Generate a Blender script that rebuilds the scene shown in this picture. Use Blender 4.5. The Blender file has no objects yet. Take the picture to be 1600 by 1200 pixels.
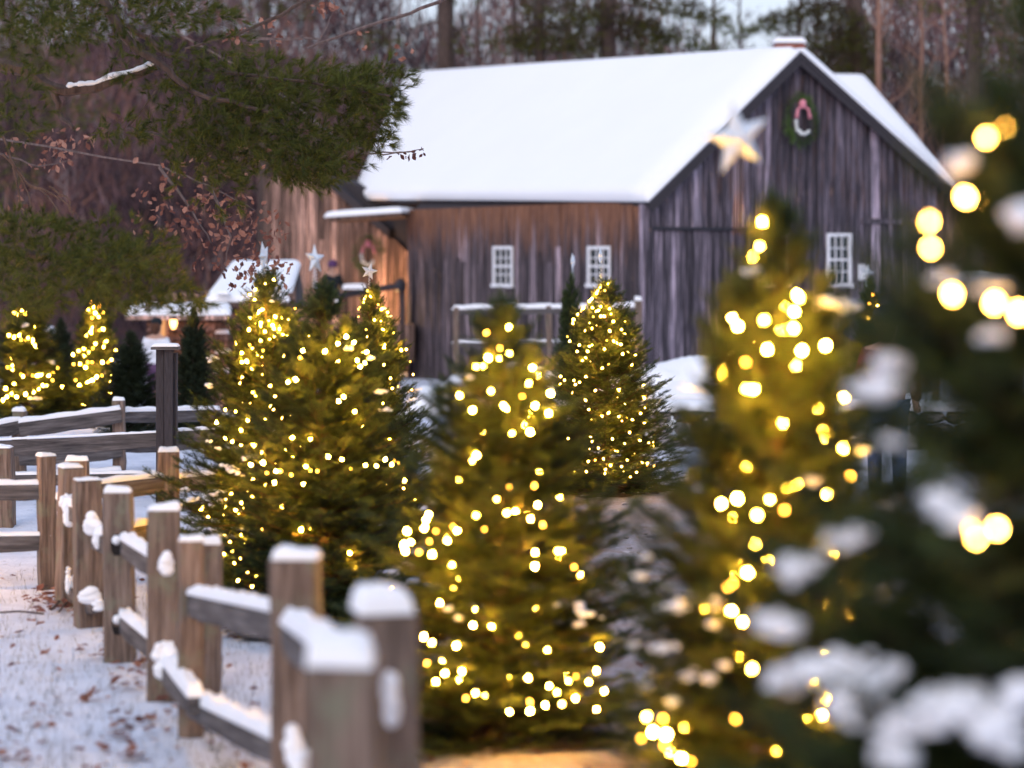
import bpy, math, random
import numpy as np
from mathutils import Vector, Matrix
PI = math.pi
R = random.Random(7)
sc = bpy.context.scene
C = sc.collection

# ------------------------------------------------------------------ camera, sky, sun, exposure
FPX, HOR, CAMZ = 3600.0, 400.0, 2.5       # focal length in photo pixels, horizon row, eye height
cam = bpy.data.cameras.new('camera'); co = bpy.data.objects.new('camera', cam); C.objects.link(co)
co.location = (0, 0, CAMZ); co.rotation_euler = (PI/2, 0, 0)
cam.sensor_width = 36; cam.lens = 81; cam.shift_y = -0.125; cam.clip_end = 2000; cam.clip_start = 0.1
cam.dof.use_dof = True; cam.dof.focus_distance = 21.5; cam.dof.aperture_fstop = 1.15
sc.camera = co
w = bpy.data.worlds.new('World'); sc.world = w; w.use_nodes = True
nt = w.node_tree; nt.nodes.clear()
sky = nt.nodes.new('ShaderNodeTexSky'); sky.sky_type = 'NISHITA'; sky.sun_disc = False
SUN_EL, SUN_ROT = math.radians(4), math.radians(200)
sky.sun_elevation = SUN_EL; sky.sun_rotation = SUN_ROT; sky.air_density = 1.0; sky.dust_density = 2.0; sky.ozone_density = 1.6
mixw = nt.nodes.new('ShaderNodeMixRGB'); mixw.blend_type = 'MIX'; mixw.inputs[0].default_value = 0.60
mixw.inputs[2].default_value = (3.8, 4.2, 5.6, 1)        # thin dusk cloud veil over the clear sky
bg = nt.nodes.new('ShaderNodeBackground'); bg.inputs[1].default_value = 0.14
wo = nt.nodes.new('ShaderNodeOutputWorld')
nt.links.new(sky.outputs[0], mixw.inputs[1]); nt.links.new(mixw.outputs[0], bg.inputs[0]); nt.links.new(bg.outputs[0], wo.inputs[0])
sl = bpy.data.lights.new('sun', 'SUN'); sl.energy = 0.55; sl.angle = math.radians(25); sl.color = (1, .96, .97)
so = bpy.data.objects.new('sun', sl); C.objects.link(so)
so.rotation_euler = (math.radians(55), 0, math.radians(-20))
sc.view_settings.view_transform = 'Standard'; sc.view_settings.look = 'None'
sc.view_settings.gamma = 1; sc.view_settings.exposure = 0.95; sc.view_settings.use_curve_mapping = False
cy = sc.cycles
cy.max_bounces = 5; cy.diffuse_bounces = 3; cy.glossy_bounces = 2; cy.transmission_bounces = 3
cy.sample_clamp_indirect = 4; cy.use_denoising = True; cy.use_light_tree = True; cy.caustics_reflective = False; cy.caustics_refractive = False
try: cy.denoiser = 'OPENIMAGEDENOISE'; cy.denoising_input_passes = 'RGB_ALBEDO_NORMAL'
except Exception: pass

# ------------------------------------------------------------------ helpers
def P(u, v, D): return Vector(((u-800)/FPX*D, D, CAMZ-(v-HOR)/FPX*D))
def sstep(x, a, b):
    t = min(1, max(0, (x-a)/(b-a))); return t*t*(3-2*t)
def hill_h(x, y):
    return 10*sstep(y, 78, 165)*(1.0+.25*math.sin(x*.07+1)+1.0*sstep(-x, 4, 16)+.4*sstep(x, 14, 26))
def gz(x, y):
    z = .38*sstep(-y, -13, -6) - .8*sstep(y, 30, 55)
    z += .02*math.sin(x*2.1+y*.7)+.015*math.sin(x*.9-y*1.7)
    return z + hill_h(x, y)

def mat(name, build):
    m = bpy.data.materials.new(name); m.use_nodes = True
    n = m.node_tree; n.nodes.clear()
    out = n.nodes.new('ShaderNodeOutputMaterial'); p = n.nodes.new('ShaderNodeBsdfPrincipled')
    n.links.new(p.outputs[0], out.inputs[0]); p.inputs['Roughness'].default_value = .8
    p.inputs['Specular IOR Level'].default_value = .25
    build(n, p); return m
def N(n, t, **k):
    x = n.nodes.new(t)
    for a, b in k.items():
        if a == 'ins':
            for i, v in b.items(): x.inputs[i].default_value = v
        else: setattr(x, a, b)
    return x
def ramp(n, src, stops, out=0):
    r = n.nodes.new('ShaderNodeValToRGB'); e = r.color_ramp.elements
    while len(e) < len(stops): e.new(.5)
    for el, (p, c) in zip(e, stops): el.position = p; el.color = (*c, 1)
    n.links.new(src.outputs[out], r.inputs[0]); return r
def noise(n, scale, sc3=(1, 1, 1), detail=3, coord='Object', rnd=False, rough=.6):
    tc = N(n, 'ShaderNodeTexCoord'); mp = N(n, 'ShaderNodeMapping'); mp.inputs['Scale'].default_value = sc3
    n.links.new(tc.outputs[coord], mp.inputs[0])
    if rnd:
        oi = N(n, 'ShaderNodeObjectInfo'); mu = N(n, 'ShaderNodeMath', operation='MULTIPLY', ins={1: 57.0})
        n.links.new(oi.outputs['Random'], mu.inputs[0]); n.links.new(mu.outputs[0], mp.inputs['Location'])
    t = N(n, 'ShaderNodeTexNoise', ins={'Scale': scale, 'Detail': detail, 'Roughness': rough})
    n.links.new(mp.outputs[0], t.inputs['Vector']); return t
def bump(n, p, tex, s=.4, d=.02):
    b = N(n, 'ShaderNodeBump', ins={'Strength': s, 'Distance': d})
    n.links.new(tex.outputs[0], b.inputs['Height']); n.links.new(b.outputs[0], p.inputs['Normal'])
def mix(n, f, a, b, mode='MIX'):
    m = N(n, 'ShaderNodeMixRGB', blend_type=mode)
    for i, s in ((0, f), (1, a), (2, b)):
        if isinstance(s, (float, int)): m.inputs[i].default_value = s
        elif isinstance(s, tuple): m.inputs[i].default_value = (*s, 1)
        else: n.links.new(s.outputs[0], m.inputs[i])
    return m
def simple(name, col, rough=.8, metal=0, var=.25, scale=8, sc3=(1, 1, 1), bmp=.2):
    def b(n, p):
        t = noise(n, scale, sc3, 4)
        lo = tuple(c*(1-var) for c in col); hi = tuple(min(1, c*(1+var)) for c in col)
        n.links.new(ramp(n, t, [(.3, lo), (.7, hi)]).outputs[0], p.inputs['Base Color'])
        p.inputs['Roughness'].default_value = rough; p.inputs['Metallic'].default_value = metal
        if bmp: bump(n, p, t, bmp, .01)
    return mat(name, b)
def emit(name, col, s):
    m = bpy.data.materials.new(name); m.use_nodes = True; n = m.node_tree; n.nodes.clear()
    out = n.nodes.new('ShaderNodeOutputMaterial'); e = n.nodes.new('ShaderNodeEmission')
    e.inputs[0].default_value = (*col, 1); e.inputs[1].default_value = s; n.links.new(e.outputs[0], out.inputs[0]); return m

class MB:
    def __init__(s): s.v = []; s.f = []
    def add(s, vs, fs):
        o = len(s.v); s.v += [tuple(x) for x in vs]; s.f += [tuple(i+o for i in f) for f in fs]
    def box(s, c, size, rot=None):
        hx, hy, hz = (a/2 for a in size); c = Vector(c)
        vs = [Vector((x*hx, y*hy, z*hz)) for z in (-1, 1) for y in (-1, 1) for x in (-1, 1)]
        if rot is not None: vs = [rot @ q for q in vs]
        s.add([q+c for q in vs], [(0, 2, 3, 1), (4, 5, 7, 6), (0, 1, 5, 4), (2, 6, 7, 3), (0, 4, 6, 2), (1, 3, 7, 5)]); return s
    def tube(s, pts, rad, n=6, cap=True):
        pts = [Vector(p) for p in pts]; m = len(pts)
        if isinstance(rad, (int, float)): rad = [rad]*m
        vs = []; prev = None
        for i, p in enumerate(pts):
            d = (pts[min(i+1, m-1)]-pts[max(i-1, 0)]).normalized()
            a = d.orthogonal().normalized() if prev is None else (prev-d*prev.dot(d)).normalized()
            prev = a; b = d.cross(a)
            vs += [p+(a*math.cos(2*PI*k/n)+b*math.sin(2*PI*k/n))*rad[i] for k in range(n)]
        fs = [(i*n+k, i*n+(k+1) % n, (i+1)*n+(k+1) % n, (i+1)*n+k) for i in range(m-1) for k in range(n)]
        if cap: fs += [tuple(range(n))[::-1], tuple((m-1)*n+k for k in range(n))]
        s.add(vs, fs); return s
    def blob(s, c, r, rot=None, seg=8, ring=5, jit=.12, rng=R):
        c = Vector(c); vs = [Vector((0, 0, -1))]
        for i in range(1, ring):
            t = PI*i/ring
            for k in range(seg):
                q = 1+rng.uniform(-jit, jit); vs.append(Vector((math.sin(t)*math.cos(2*PI*k/seg)*q, math.sin(t)*math.sin(2*PI*k/seg)*q, -math.cos(t)*q)))
        vs.append(Vector((0, 0, 1)))
        vs = [Vector((q.x*r[0], q.y*r[1], q.z*r[2])) for q in vs]
        if rot is not None: vs = [rot @ q for q in vs]
        L = len(vs)-1; fs = [(0, 1+(k+1) % seg, 1+k) for k in range(seg)]
        for i in range(ring-2):
            for k in range(seg): a = 1+i*seg; fs.append((a+k, a+(k+1) % seg, a+seg+(k+1) % seg, a+seg+k))
        a = 1+(ring-2)*seg; fs += [(a+k, a+(k+1) % seg, L) for k in range(seg)]
        s.add([q+c for q in vs], fs); return s
    def sheet(s, c00, c10, c11, c01, h, nu=12, nv=6, lump=.15, edge=.25, seed=0, up=None, sag=0):
        """a lumpy snow layer of thickness h on the quad c00-c10-c11-c01, rounded at its rim"""
        c00, c10, c11, c01 = map(Vector, (c00, c10, c11, c01)); g = random.Random(seed)
        n = (c10-c00).cross(c01-c00).normalized()
        if n.z < 0: n = -n
        if up: n = Vector(up)
        lu = ((c10-c00).length+(c11-c01).length)/2; lv = ((c01-c00).length+(c11-c10).length)/2
        def par(k, m, L):        # crowd the rows towards the rim
            e = min(.3, edge*h*3/L) if L else .3
            t = k/m; return t
        def prof(d): d = max(0, d); return 1 if d > 1 else math.sqrt(max(0, 1-(1-d)**2))
        hr = min(h, .17*min(lu, lv))
        ph = [g.uniform(0, 6) for _ in range(6)]
        us = [0]+[x for x in (hr*.06/lu, hr*.25/lu, hr*.6/lu) if x < .3]+[.02+.96*k/nu if nu > 6 else k/nu for k in range(1, nu)]; us = sorted(set(us+[1-x for x in us]))
        vs_ = [0]+[x for x in (hr*.06/lv, hr*.25/lv, hr*.6/lv) if x < .3]+[k/nv for k in range(1, nv)]; vs_ = sorted(set(vs_+[1-x for x in vs_]))
        def clean(a):
            o = [0.0]
            for x in a[1:-1]:
                if x-o[-1] > .004 and 1-x > .004: o.append(x)
            return o+[1.0]
        us = clean(us); vs_ = clean(vs_); top = []
        for v in vs_:
            for u in us:
                b = (c00*(1-u)+c10*u)*(1-v)+(c01*(1-u)+c11*u)*v
                pr = prof(min(u, 1-u)*lu/hr)*prof(min(v, 1-v)*lv/hr)
                lp = 1+lump*(math.sin(u*lu/h*.9+ph[0])*.5+math.sin(u*lu/h*.37+v*9+ph[1])*.6+g.uniform(-.25, .25))
                b = b.copy(); b.z -= sag*math.sin(u*PI)
                top.append(b+n*h*(.12+.88*pr)*lp)
        W = len(us); H = len(vs_); bot = []
        for v in vs_:
            for u in us:
                b = (c00*(1-u)+c10*u)*(1-v)+(c01*(1-u)+c11*u)*v; b = b.copy(); b.z -= sag*math.sin(u*PI); bot.append(b+n*.003)
        fs = []; M = W*H
        for j in range(H-1):
            for i in range(W-1):
                a = j*W+i; fs.append((a, a+1, a+W+1, a+W)); fs.append((M+a, M+a+W, M+a+W+1, M+a+1))
        rim = [i for i in range(W)]+[j*W+W-1 for j in range(1, H)]+[(H-1)*W+i for i in range(W-2, -1, -1)]+[j*W for j in range(H-2, 0, -1)]
        for a, b in zip(rim, rim[1:]+rim[:1]): fs.append((a, M+a, M+b, b))
        s.add(top+bot, fs); return s
    def build(s, name, m, parent=None, smooth=False, kind=None, label=None):
        me = bpy.data.meshes.new(name); me.from_pydata(s.v, [], s.f); me.update()
        if smooth: me.polygons.foreach_set('use_smooth', [True]*len(me.polygons))
        if m: me.materials.append(m)
        o = bpy.data.objects.new(name, me); C.objects.link(o)
        if parent: o.parent = parent
        if kind: o['kind'] = kind
        if label: o['label'] = label
        return o
def tag(o, label, cat, group=None):
    o['label'] = label; o['category'] = cat
    if group: o['group'] = group
    return o
def thing(name, label, cat, loc=(0, 0, 0), rz=0, group=None):
    o = bpy.data.objects.new(name, None); C.objects.link(o); o.location = loc; o.rotation_euler = (0, 0, rz); o.empty_display_size = .1
    return tag(o, label, cat, group)
def soup(name, T, m, parent=None, tone=None, kind=None):
    """mesh of loose triangles T (n,3,3) with an optional colour value per triangle"""
    T = np.asarray(T, dtype=np.float32); n = len(T)
    me = bpy.data.meshes.new(name)
    me.vertices.add(n*3); me.vertices.foreach_set('co', T.reshape(-1))
    me.loops.add(n*3); me.loops.foreach_set('vertex_index', np.arange(n*3, dtype=np.int32))
    me.polygons.add(n); me.polygons.foreach_set('loop_start', np.arange(0, n*3, 3, dtype=np.int32))
    me.polygons.foreach_set('loop_total', np.full(n, 3, dtype=np.int32))
    me.update(calc_edges=True); me.validate()
    if tone is not None:
        at = me.attributes.new('tone', 'FLOAT', 'POINT'); at.data.foreach_set('value', np.repeat(np.asarray(tone, dtype=np.float32), 3))
    me.materials.append(m)
    if name is None: return me
    o = bpy.data.objects.new(name, me); C.objects.link(o)
    if parent: o.parent = parent
    if kind: o['kind'] = kind
    return o
def mesh_soup(mb):
    V = np.array(mb.v, dtype=np.float32); F = []
    for f in mb.f:
        for k in range(1, len(f)-1): F.append((f[0], f[k], f[k+1]))
    return V[np.array(F)]

# ------------------------------------------------------------------ materials
def b_snow(n, p):
    t = noise(n, 3, detail=5); t2 = noise(n, 60, detail=3)
    n.links.new(ramp(n, t, [(.3, (.855, .865, .895)), (.7, (.88, .89, .915))]).outputs[0], p.inputs['Base Color'])
    p.inputs['Roughness'].default_value = .7; bump(n, p, t2, .25, .006)
M_snow = mat('snow', b_snow)
M_roofsnow = simple('smooth_roof_snow', (.875, .885, .91), rough=.7, var=.012, scale=.5, bmp=0)
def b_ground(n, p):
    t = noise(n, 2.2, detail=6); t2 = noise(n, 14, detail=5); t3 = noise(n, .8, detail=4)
    snow = ramp(n, t, [(.3, (.52, .57, .68)), (.65, (.72, .76, .86))])  # thin snow over dirt; dimmer skylight is put into its darker, bluer colour
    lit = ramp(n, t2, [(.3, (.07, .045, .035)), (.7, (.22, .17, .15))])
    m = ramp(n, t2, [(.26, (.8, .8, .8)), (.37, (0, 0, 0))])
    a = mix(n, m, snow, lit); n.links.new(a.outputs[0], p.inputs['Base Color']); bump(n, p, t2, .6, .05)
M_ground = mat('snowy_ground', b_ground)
def b_path(n, p):
    t = noise(n, 40, detail=5, coord='Object'); t2 = noise(n, 1.3, detail=6, rough=.7); t3 = noise(n, 3.0, (1, .35, 1), detail=5)
    g = ramp(n, t, [(.3, (.14, .135, .155)), (.5, (.27, .265, .30)), (.75, (.40, .40, .44))])
    r = ramp(n, t2, [(.45, (0, 0, 0)), (.7, (1, 1, 1))]); g2 = mix(n, r, g, (.24, .15, .11))
    s = ramp(n, t3, [(.63, (0, 0, 0)), (.72, (.75, .75, .75))]); g3 = mix(n, s, g2, (.66, .67, .74))
    n.links.new(g3.outputs[0], p.inputs['Base Color']); bump(n, p, t, .7, .03)
M_path = mat('gravel', b_path)
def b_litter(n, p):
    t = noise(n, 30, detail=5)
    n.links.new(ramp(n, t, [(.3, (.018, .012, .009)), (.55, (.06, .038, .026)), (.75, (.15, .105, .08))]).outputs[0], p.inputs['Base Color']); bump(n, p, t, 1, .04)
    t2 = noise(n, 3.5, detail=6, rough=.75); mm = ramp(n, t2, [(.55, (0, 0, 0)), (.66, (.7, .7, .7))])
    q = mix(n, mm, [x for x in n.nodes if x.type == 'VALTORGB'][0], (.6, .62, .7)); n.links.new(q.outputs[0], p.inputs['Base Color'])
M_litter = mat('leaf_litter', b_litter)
def barnwood(name, tint, rust):
    def b(n, p):
        oi = N(n, 'ShaderNodeObjectInfo')
        base = ramp(n, oi, [(0, tuple(c*.55 for c in tint)), (.3, tint), (.6, tuple(c*.75 for c in tint)), (.82, tuple(c*1.5 for c in tint)), (1, tuple(c*3.2 for c in tint))], 'Random')
        s1 = noise(n, 1, (14, 14, .5), 5, rnd=True); s2 = noise(n, 1, (45, 45, 1.6), 4, rnd=True)
        k = ramp(n, s1, [(.33, (.3, .28, .3)), (.5, (.95, .93, 1)), (.66, (3.0, 2.8, 2.95))])
        k2 = ramp(n, s2, [(.36, (.35, .35, .38)), (.64, (1.8, 1.75, 1.75))])
        a = mix(n, 1., base, k, 'MULTIPLY'); a = mix(n, 1., a, k2, 'MULTIPLY')
        s3 = noise(n, 1, (8, 8, .7), 5, rnd=True, rough=.8)
        tc = N(n, 'ShaderNodeTexCoord'); sx = N(n, 'ShaderNodeSeparateXYZ'); n.links.new(tc.outputs['Object'], sx.inputs[0])
        mr = N(n, 'ShaderNodeMapRange', ins={1: 2.7, 2: 4.75, 3: -.10, 4: .43}); n.links.new(sx.outputs[2], mr.inputs[0])
        ad = N(n, 'ShaderNodeMath', operation='ADD'); n.links.new(mr.outputs[0], ad.inputs[0]); n.links.new(s3.outputs[0], ad.inputs[1])
        m = ramp(n, ad, [(.62 if rust else .97, (0, 0, 0)), (.86 if rust else 1, (1, 1, 1) if rust else (.2, .2, .2))])
        a = mix(n, m, a, ramp(n, s2, [(.35, (.07, .028, .018)), (.62, (.30, .14, .08))]))
        # scattered pale worn spots
        s4 = noise(n, 1, (6, 6, 3), 2, rnd=True); m2 = ramp(n, s4, [(.70, (0, 0, 0)), (.76, (.8, .8, .8))])
        a = mix(n, m2, a, (.2, .13, .10))
        n.links.new(a.outputs[0], p.inputs['Base Color']); bump(n, p, s2, .6, .01)
    return mat(name, b)
M_gable = barnwood('weathered_board', (.070, .062, .070), False)
M_side = barnwood('stained_board', (.060, .050, .052), True)
M_trim = simple('dark_trim', (.042, .037, .042), var=.3, sc3=(8, 8, 1))
M_wing = barnwood('brown_board', (.115, .075, .055), False)
def b_post(n, p):
    s2 = noise(n, 1, (40, 40, 2.5), 5, rnd=True); s1 = noise(n, 6, detail=4, rnd=True)
    a = ramp(n, s2, [(.3, (.06, .042, .034)), (.5, (.16, .112, .088)), (.7, (.27, .20, .165))])
    l = ramp(n, s1, [(.52, (0, 0, 0)), (.68, (.75, .75, .75))]); a = mix(n, l, a, (.17, .17, .12))
    n.links.new(a.outputs[0], p.inputs['Base Color']); bump(n, p, s2, .7, .01)
M_post = mat('fence_post_wood', b_post)
def b_rail(n, p):
    s2 = noise(n, 1, (2.5, 30, 30), 5, rnd=True)
    a = ramp(n, s2, [(.3, (.034, .03, .032)), (.5, (.09, .08, .08)), (.7, (.165, .148, .148))])
    n.links.new(a.outputs[0], p.inputs['Base Color']); bump(n, p, s2, .7, .01)
M_rail = mat('fence_rail_wood', b_rail)
M_paint = simple('white_paint', (.78, .78, .8), rough=.5, var=.08)
M_notice = simple('notice_paper', (.85, .85, .88), rough=.6, var=.03)
def b_glass(n, p):
    p.inputs['Base Color'].default_value = (.02, .028, .03, 1); p.inputs['Roughness'].default_value = .12; p.inputs['Specular IOR Level'].default_value = .6
M_glass = mat('window_glass', b_glass)
def b_brick(n, p):
    oi = N(n, 'ShaderNodeObjectInfo'); t = noise(n, 30, detail=3)
    a = ramp(n, oi, [(0, (.24, .07, .05)), (.5, (.36, .12, .08)), (1, (.20, .07, .07))], 'Random')
    n.links.new(a.outputs[0], p.inputs['Base Color']); bump(n, p, t, .5, .01)
M_brick = mat('brick', b_brick)
M_mortar = simple('mortar', (.3, .27, .25))
def b_stone(n, p):
    oi = N(n, 'ShaderNodeObjectInfo'); t = noise(n, 7, detail=6, rnd=True)
    a = ramp(n, t, [(.3, (.07, .065, .07)), (.55, (.24, .22, .23)), (.75, (.4, .37, .37))])
    n.links.new(a.outputs[0], p.inputs['Base Color']); bump(n, p, t, .8, .04)
M_stone = mat('field_stone', b_stone)
def toned(name, stops, rough=.75, transl=0):
    def b(n, p):
        at = N(n, 'ShaderNodeAttribute', attribute_name='tone'); r = ramp(n, at, stops, 'Fac')
        n.links.new(r.outputs[0], p.inputs['Base Color']); p.inputs['Roughness'].default_value = rough
        if transl:
            tr = N(n, 'ShaderNodeBsdfTranslucent'); n.links.new(r.outputs[0], tr.inputs[0]); ms = N(n, 'ShaderNodeMixShader', ins={0: transl})
            n.links.new(p.outputs[0], ms.inputs[1]); n.links.new(tr.outputs[0], ms.inputs[2])
            n.links.new(ms.outputs[0], [x for x in n.nodes if x.type == 'OUTPUT_MATERIAL'][0].inputs[0])
    return mat(name, b)
M_fir = toned('fir_needles', [(0, (.011, .018, .009)), (.4, (.028, .048, .018)), (.75, (.09, .125, .034)), (1, (.075, .05, .03))], transl=.45)
M_fird = toned('dark_fir_needles', [(0, (.008, .014, .008)), (.5, (.02, .032, .015)), (1, (.045, .055, .022))], transl=.2)
M_pine = toned('pine_needles', [(0, (.018, .026, .007)), (.4, (.058, .072, .013)), (.75, (.125, .135, .022)), (1, (.07, .05, .03))], transl=.3)
M_leaf = toned('dry_oak_leaves', [(0, (.10, .04, .035)), (.5, (.24, .10, .07)), (1, (.42, .22, .16))], transl=.35)
M_grass = toned('dry_grass', [(0, (.03, .03, .022)), (.5, (.09, .08, .05)), (1, (.16, .13, .08))])
M_brush = toned('bare_brush_twigs', [(0, (.012, .008, .012)), (.3, (.055, .03, .038)), (.55, (.15, .085, .095)), (.8, (.25, .11, .07)), (1, (.2, .16, .16))])
M_bark = simple('pine_bark', (.075, .052, .045), var=.5, scale=4, sc3=(6, 6, 1), bmp=.8)
M_barkg = simple('grey_bark', (.12, .09, .088), var=.4, scale=4, sc3=(6, 6, 1), bmp=.6)
M_barkp = simple('pinkish_bark', (.27, .15, .11), var=.3, scale=4, sc3=(5, 5, 1), bmp=.6)
M_zinc = simple('galvanised_metal', (.66, .72, .78), rough=.4, metal=.25, var=.2, scale=20)
M_wire = simple('green_wire', (.03, .05, .025), rough=.5)
M_wreath = toned('wreath_greens', [(0, (.03, .06, .02)), (.5, (.08, .15, .035)), (1, (.15, .24, .06))])
M_ribbon = simple('pink_ribbon', (.70, .25, .30), rough=.6, var=.15)
M_flower = simple('white_flowers', (.75, .78, .76), rough=.8)
M_skin = simple('skin', (.45, .27, .2), rough=.5, var=.05)
M_black = simple('dark_iron', (.03, .03, .038), rough=.5)
BULB_COL = (1.0, .46, .035)
M_bulb = emit('warm_bulb', BULB_COL, 950)
M_bulbm = emit('medium_warm_bulb', BULB_COL, 300)
M_bulbn = emit('near_warm_bulb', (1.0, .47, .07), 110)
M_bulbg = emit('added_glow_bulb', BULB_COL, 1300)
M_bulbd = emit('dim_warm_bulb', (1.0, .42, .04), 20)

# ------------------------------------------------------------------ ground, hill, path
def terrain(name, xs, ys, m, f, kind='structure'):
    V = [(x, y, f(x, y)) for y in ys for x in xs]; W = len(xs)
    F = [(j*W+i, j*W+i+1, (j+1)*W+i+1, (j+1)*W+i) for j in range(len(ys)-1) for i in range(W-1)]
    b = MB(); b.add(V, F); return b.build(name, m, smooth=True, kind=kind)
g = random.Random(3)
def lump(x, y): return gz(x, y)+(g.uniform(-.012, .012) if y < 32 else 0)
xs = [-400, -200, -120, -80, -60]+[-50+2.5*k for k in range(16)]+[-10+.16*k for k in range(1, 125)]+[10+2.5*k for k in range(1, 17)]+[60, 80, 120, 200, 400]
ys = [-60, -20, -6]+[-4+.16*k for k in range(1, 230)]+[33+2*k for k in range(22)]
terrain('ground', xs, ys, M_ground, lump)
def b_hill(n, p):
    t = noise(n, 1.2, detail=6); t2 = noise(n, .15, detail=4)
    a = ramp(n, t, [(.3, (.03, .015, .02)), (.55, (.085, .045, .052)), (.72, (.13, .09, .10)), (.85, (.3, .28, .32))])
    n.links.new(a.outputs[0], p.inputs['Base Color'])
M_hill = mat('leafy_hillside', b_hill)
terrain('hill', [-400+20*k for k in range(41)], [75+5*k for k in range(28)]+[400, 700, 1200], M_hill, lambda x, y: gz(x, y)-.02)
# gravel path winding from the lower right between the trees towards the barn
def pathsheet():
    b = MB(); rows = []
    D = 6.5
    while D < 27:
        xl = -.75 if D < 11.6 else -.75+sstep(D, 11.6, 14)*.5
        xl += .12*math.sin(D*2.3)+g.uniform(-.05, .05)
        xr = 7+.2*math.sin(D); 
        if D > 24: xr = 1.62-(D-24)*.2+g.uniform(-.06, .06)
        elif D > 20: xr = 7-(D-20)/4*5.3
        rows.append((D, xl, xr)); D += .18
    W = 40; V = []; F = []
    for D, xl, xr in rows:
        for k in range(W+1):
            x = xl+(xr-xl)*k/W; V.append((x, D, gz(x, D)+.028+g.uniform(-.004, .004)))
    for j in range(len(rows)-1):
        for k in range(W): a = j*(W+1)+k; F.append((a, a+1, a+W+2, a+W+1))
    b.add(V, F); b.build('path', M_path, smooth=True, kind='structure')
pathsheet()

# ------------------------------------------------------------------ fir trees
def rot_to(d, roll, up=Vector((0, 0, 1))):
    d = d.normalized(); s = up.cross(d)
    if s.length < 1e-4: s = Vector((1, 0, 0))
    s.normalize(); u = d.cross(s)
    m = Matrix((d, s, u)).transposed()
    return m @ Matrix.Rotation(roll, 3, 'X')
def make_spray(seed):
    r = np.random.RandomState(seed); T = []; tone = []
    def axis(p0, d, L, step=.0095):
        k = 0; s = 0
        side = np.cross(d, [0, 0, 1.]); side /= np.linalg.norm(side)
        while s < L:
            for sg in (-1, 1):
                p = p0+d*s; ln = .024*(1-.35*s/L)*r.uniform(.8, 1.15)
                nd = d*.75+side*sg*r.uniform(.7, 1.0)+np.array([0, 0, r.uniform(-.1, .55)]); nd /= np.linalg.norm(nd)
                w = np.cross(nd, [0, 0, 1.])+r.uniform(-.5, .5, 3); w /= np.linalg.norm(w); w *= .0030
                T.append([p-w, p+w, p+nd*ln]); tone.append(.25+.45*(s/L)+r.uniform(-.12, .12))
            s += step
        T.append([p0+side*.0015, p0-side*.0015, p0+d*L]); tone.append(1)
    L = .14; d = np.array([1., 0, 0]); axis(np.zeros(3), d, L)
    for k, s in enumerate((.03, .055, .08)):
        for sg in (-1, 1):
            a = r.uniform(.6, .85); dd = np.array([math.cos(a), sg*math.sin(a), r.uniform(-.1, .15)]); dd /= np.linalg.norm(dd)
            axis(d*(s+r.uniform(-.006, .006)), dd, (.075-.5*s)*r.uniform(.8, 1.15), .0105)
    return np.array(T, dtype=np.float32), np.array(tone, dtype=np.float32)
SPR = [make_spray(i) for i in range(6)]
def prof(t): return max(0, (1-t))**.56*(.8+.2*min(1, t/.12))*min(1, .35+.65*max(0, 1-t)/.16)
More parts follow.
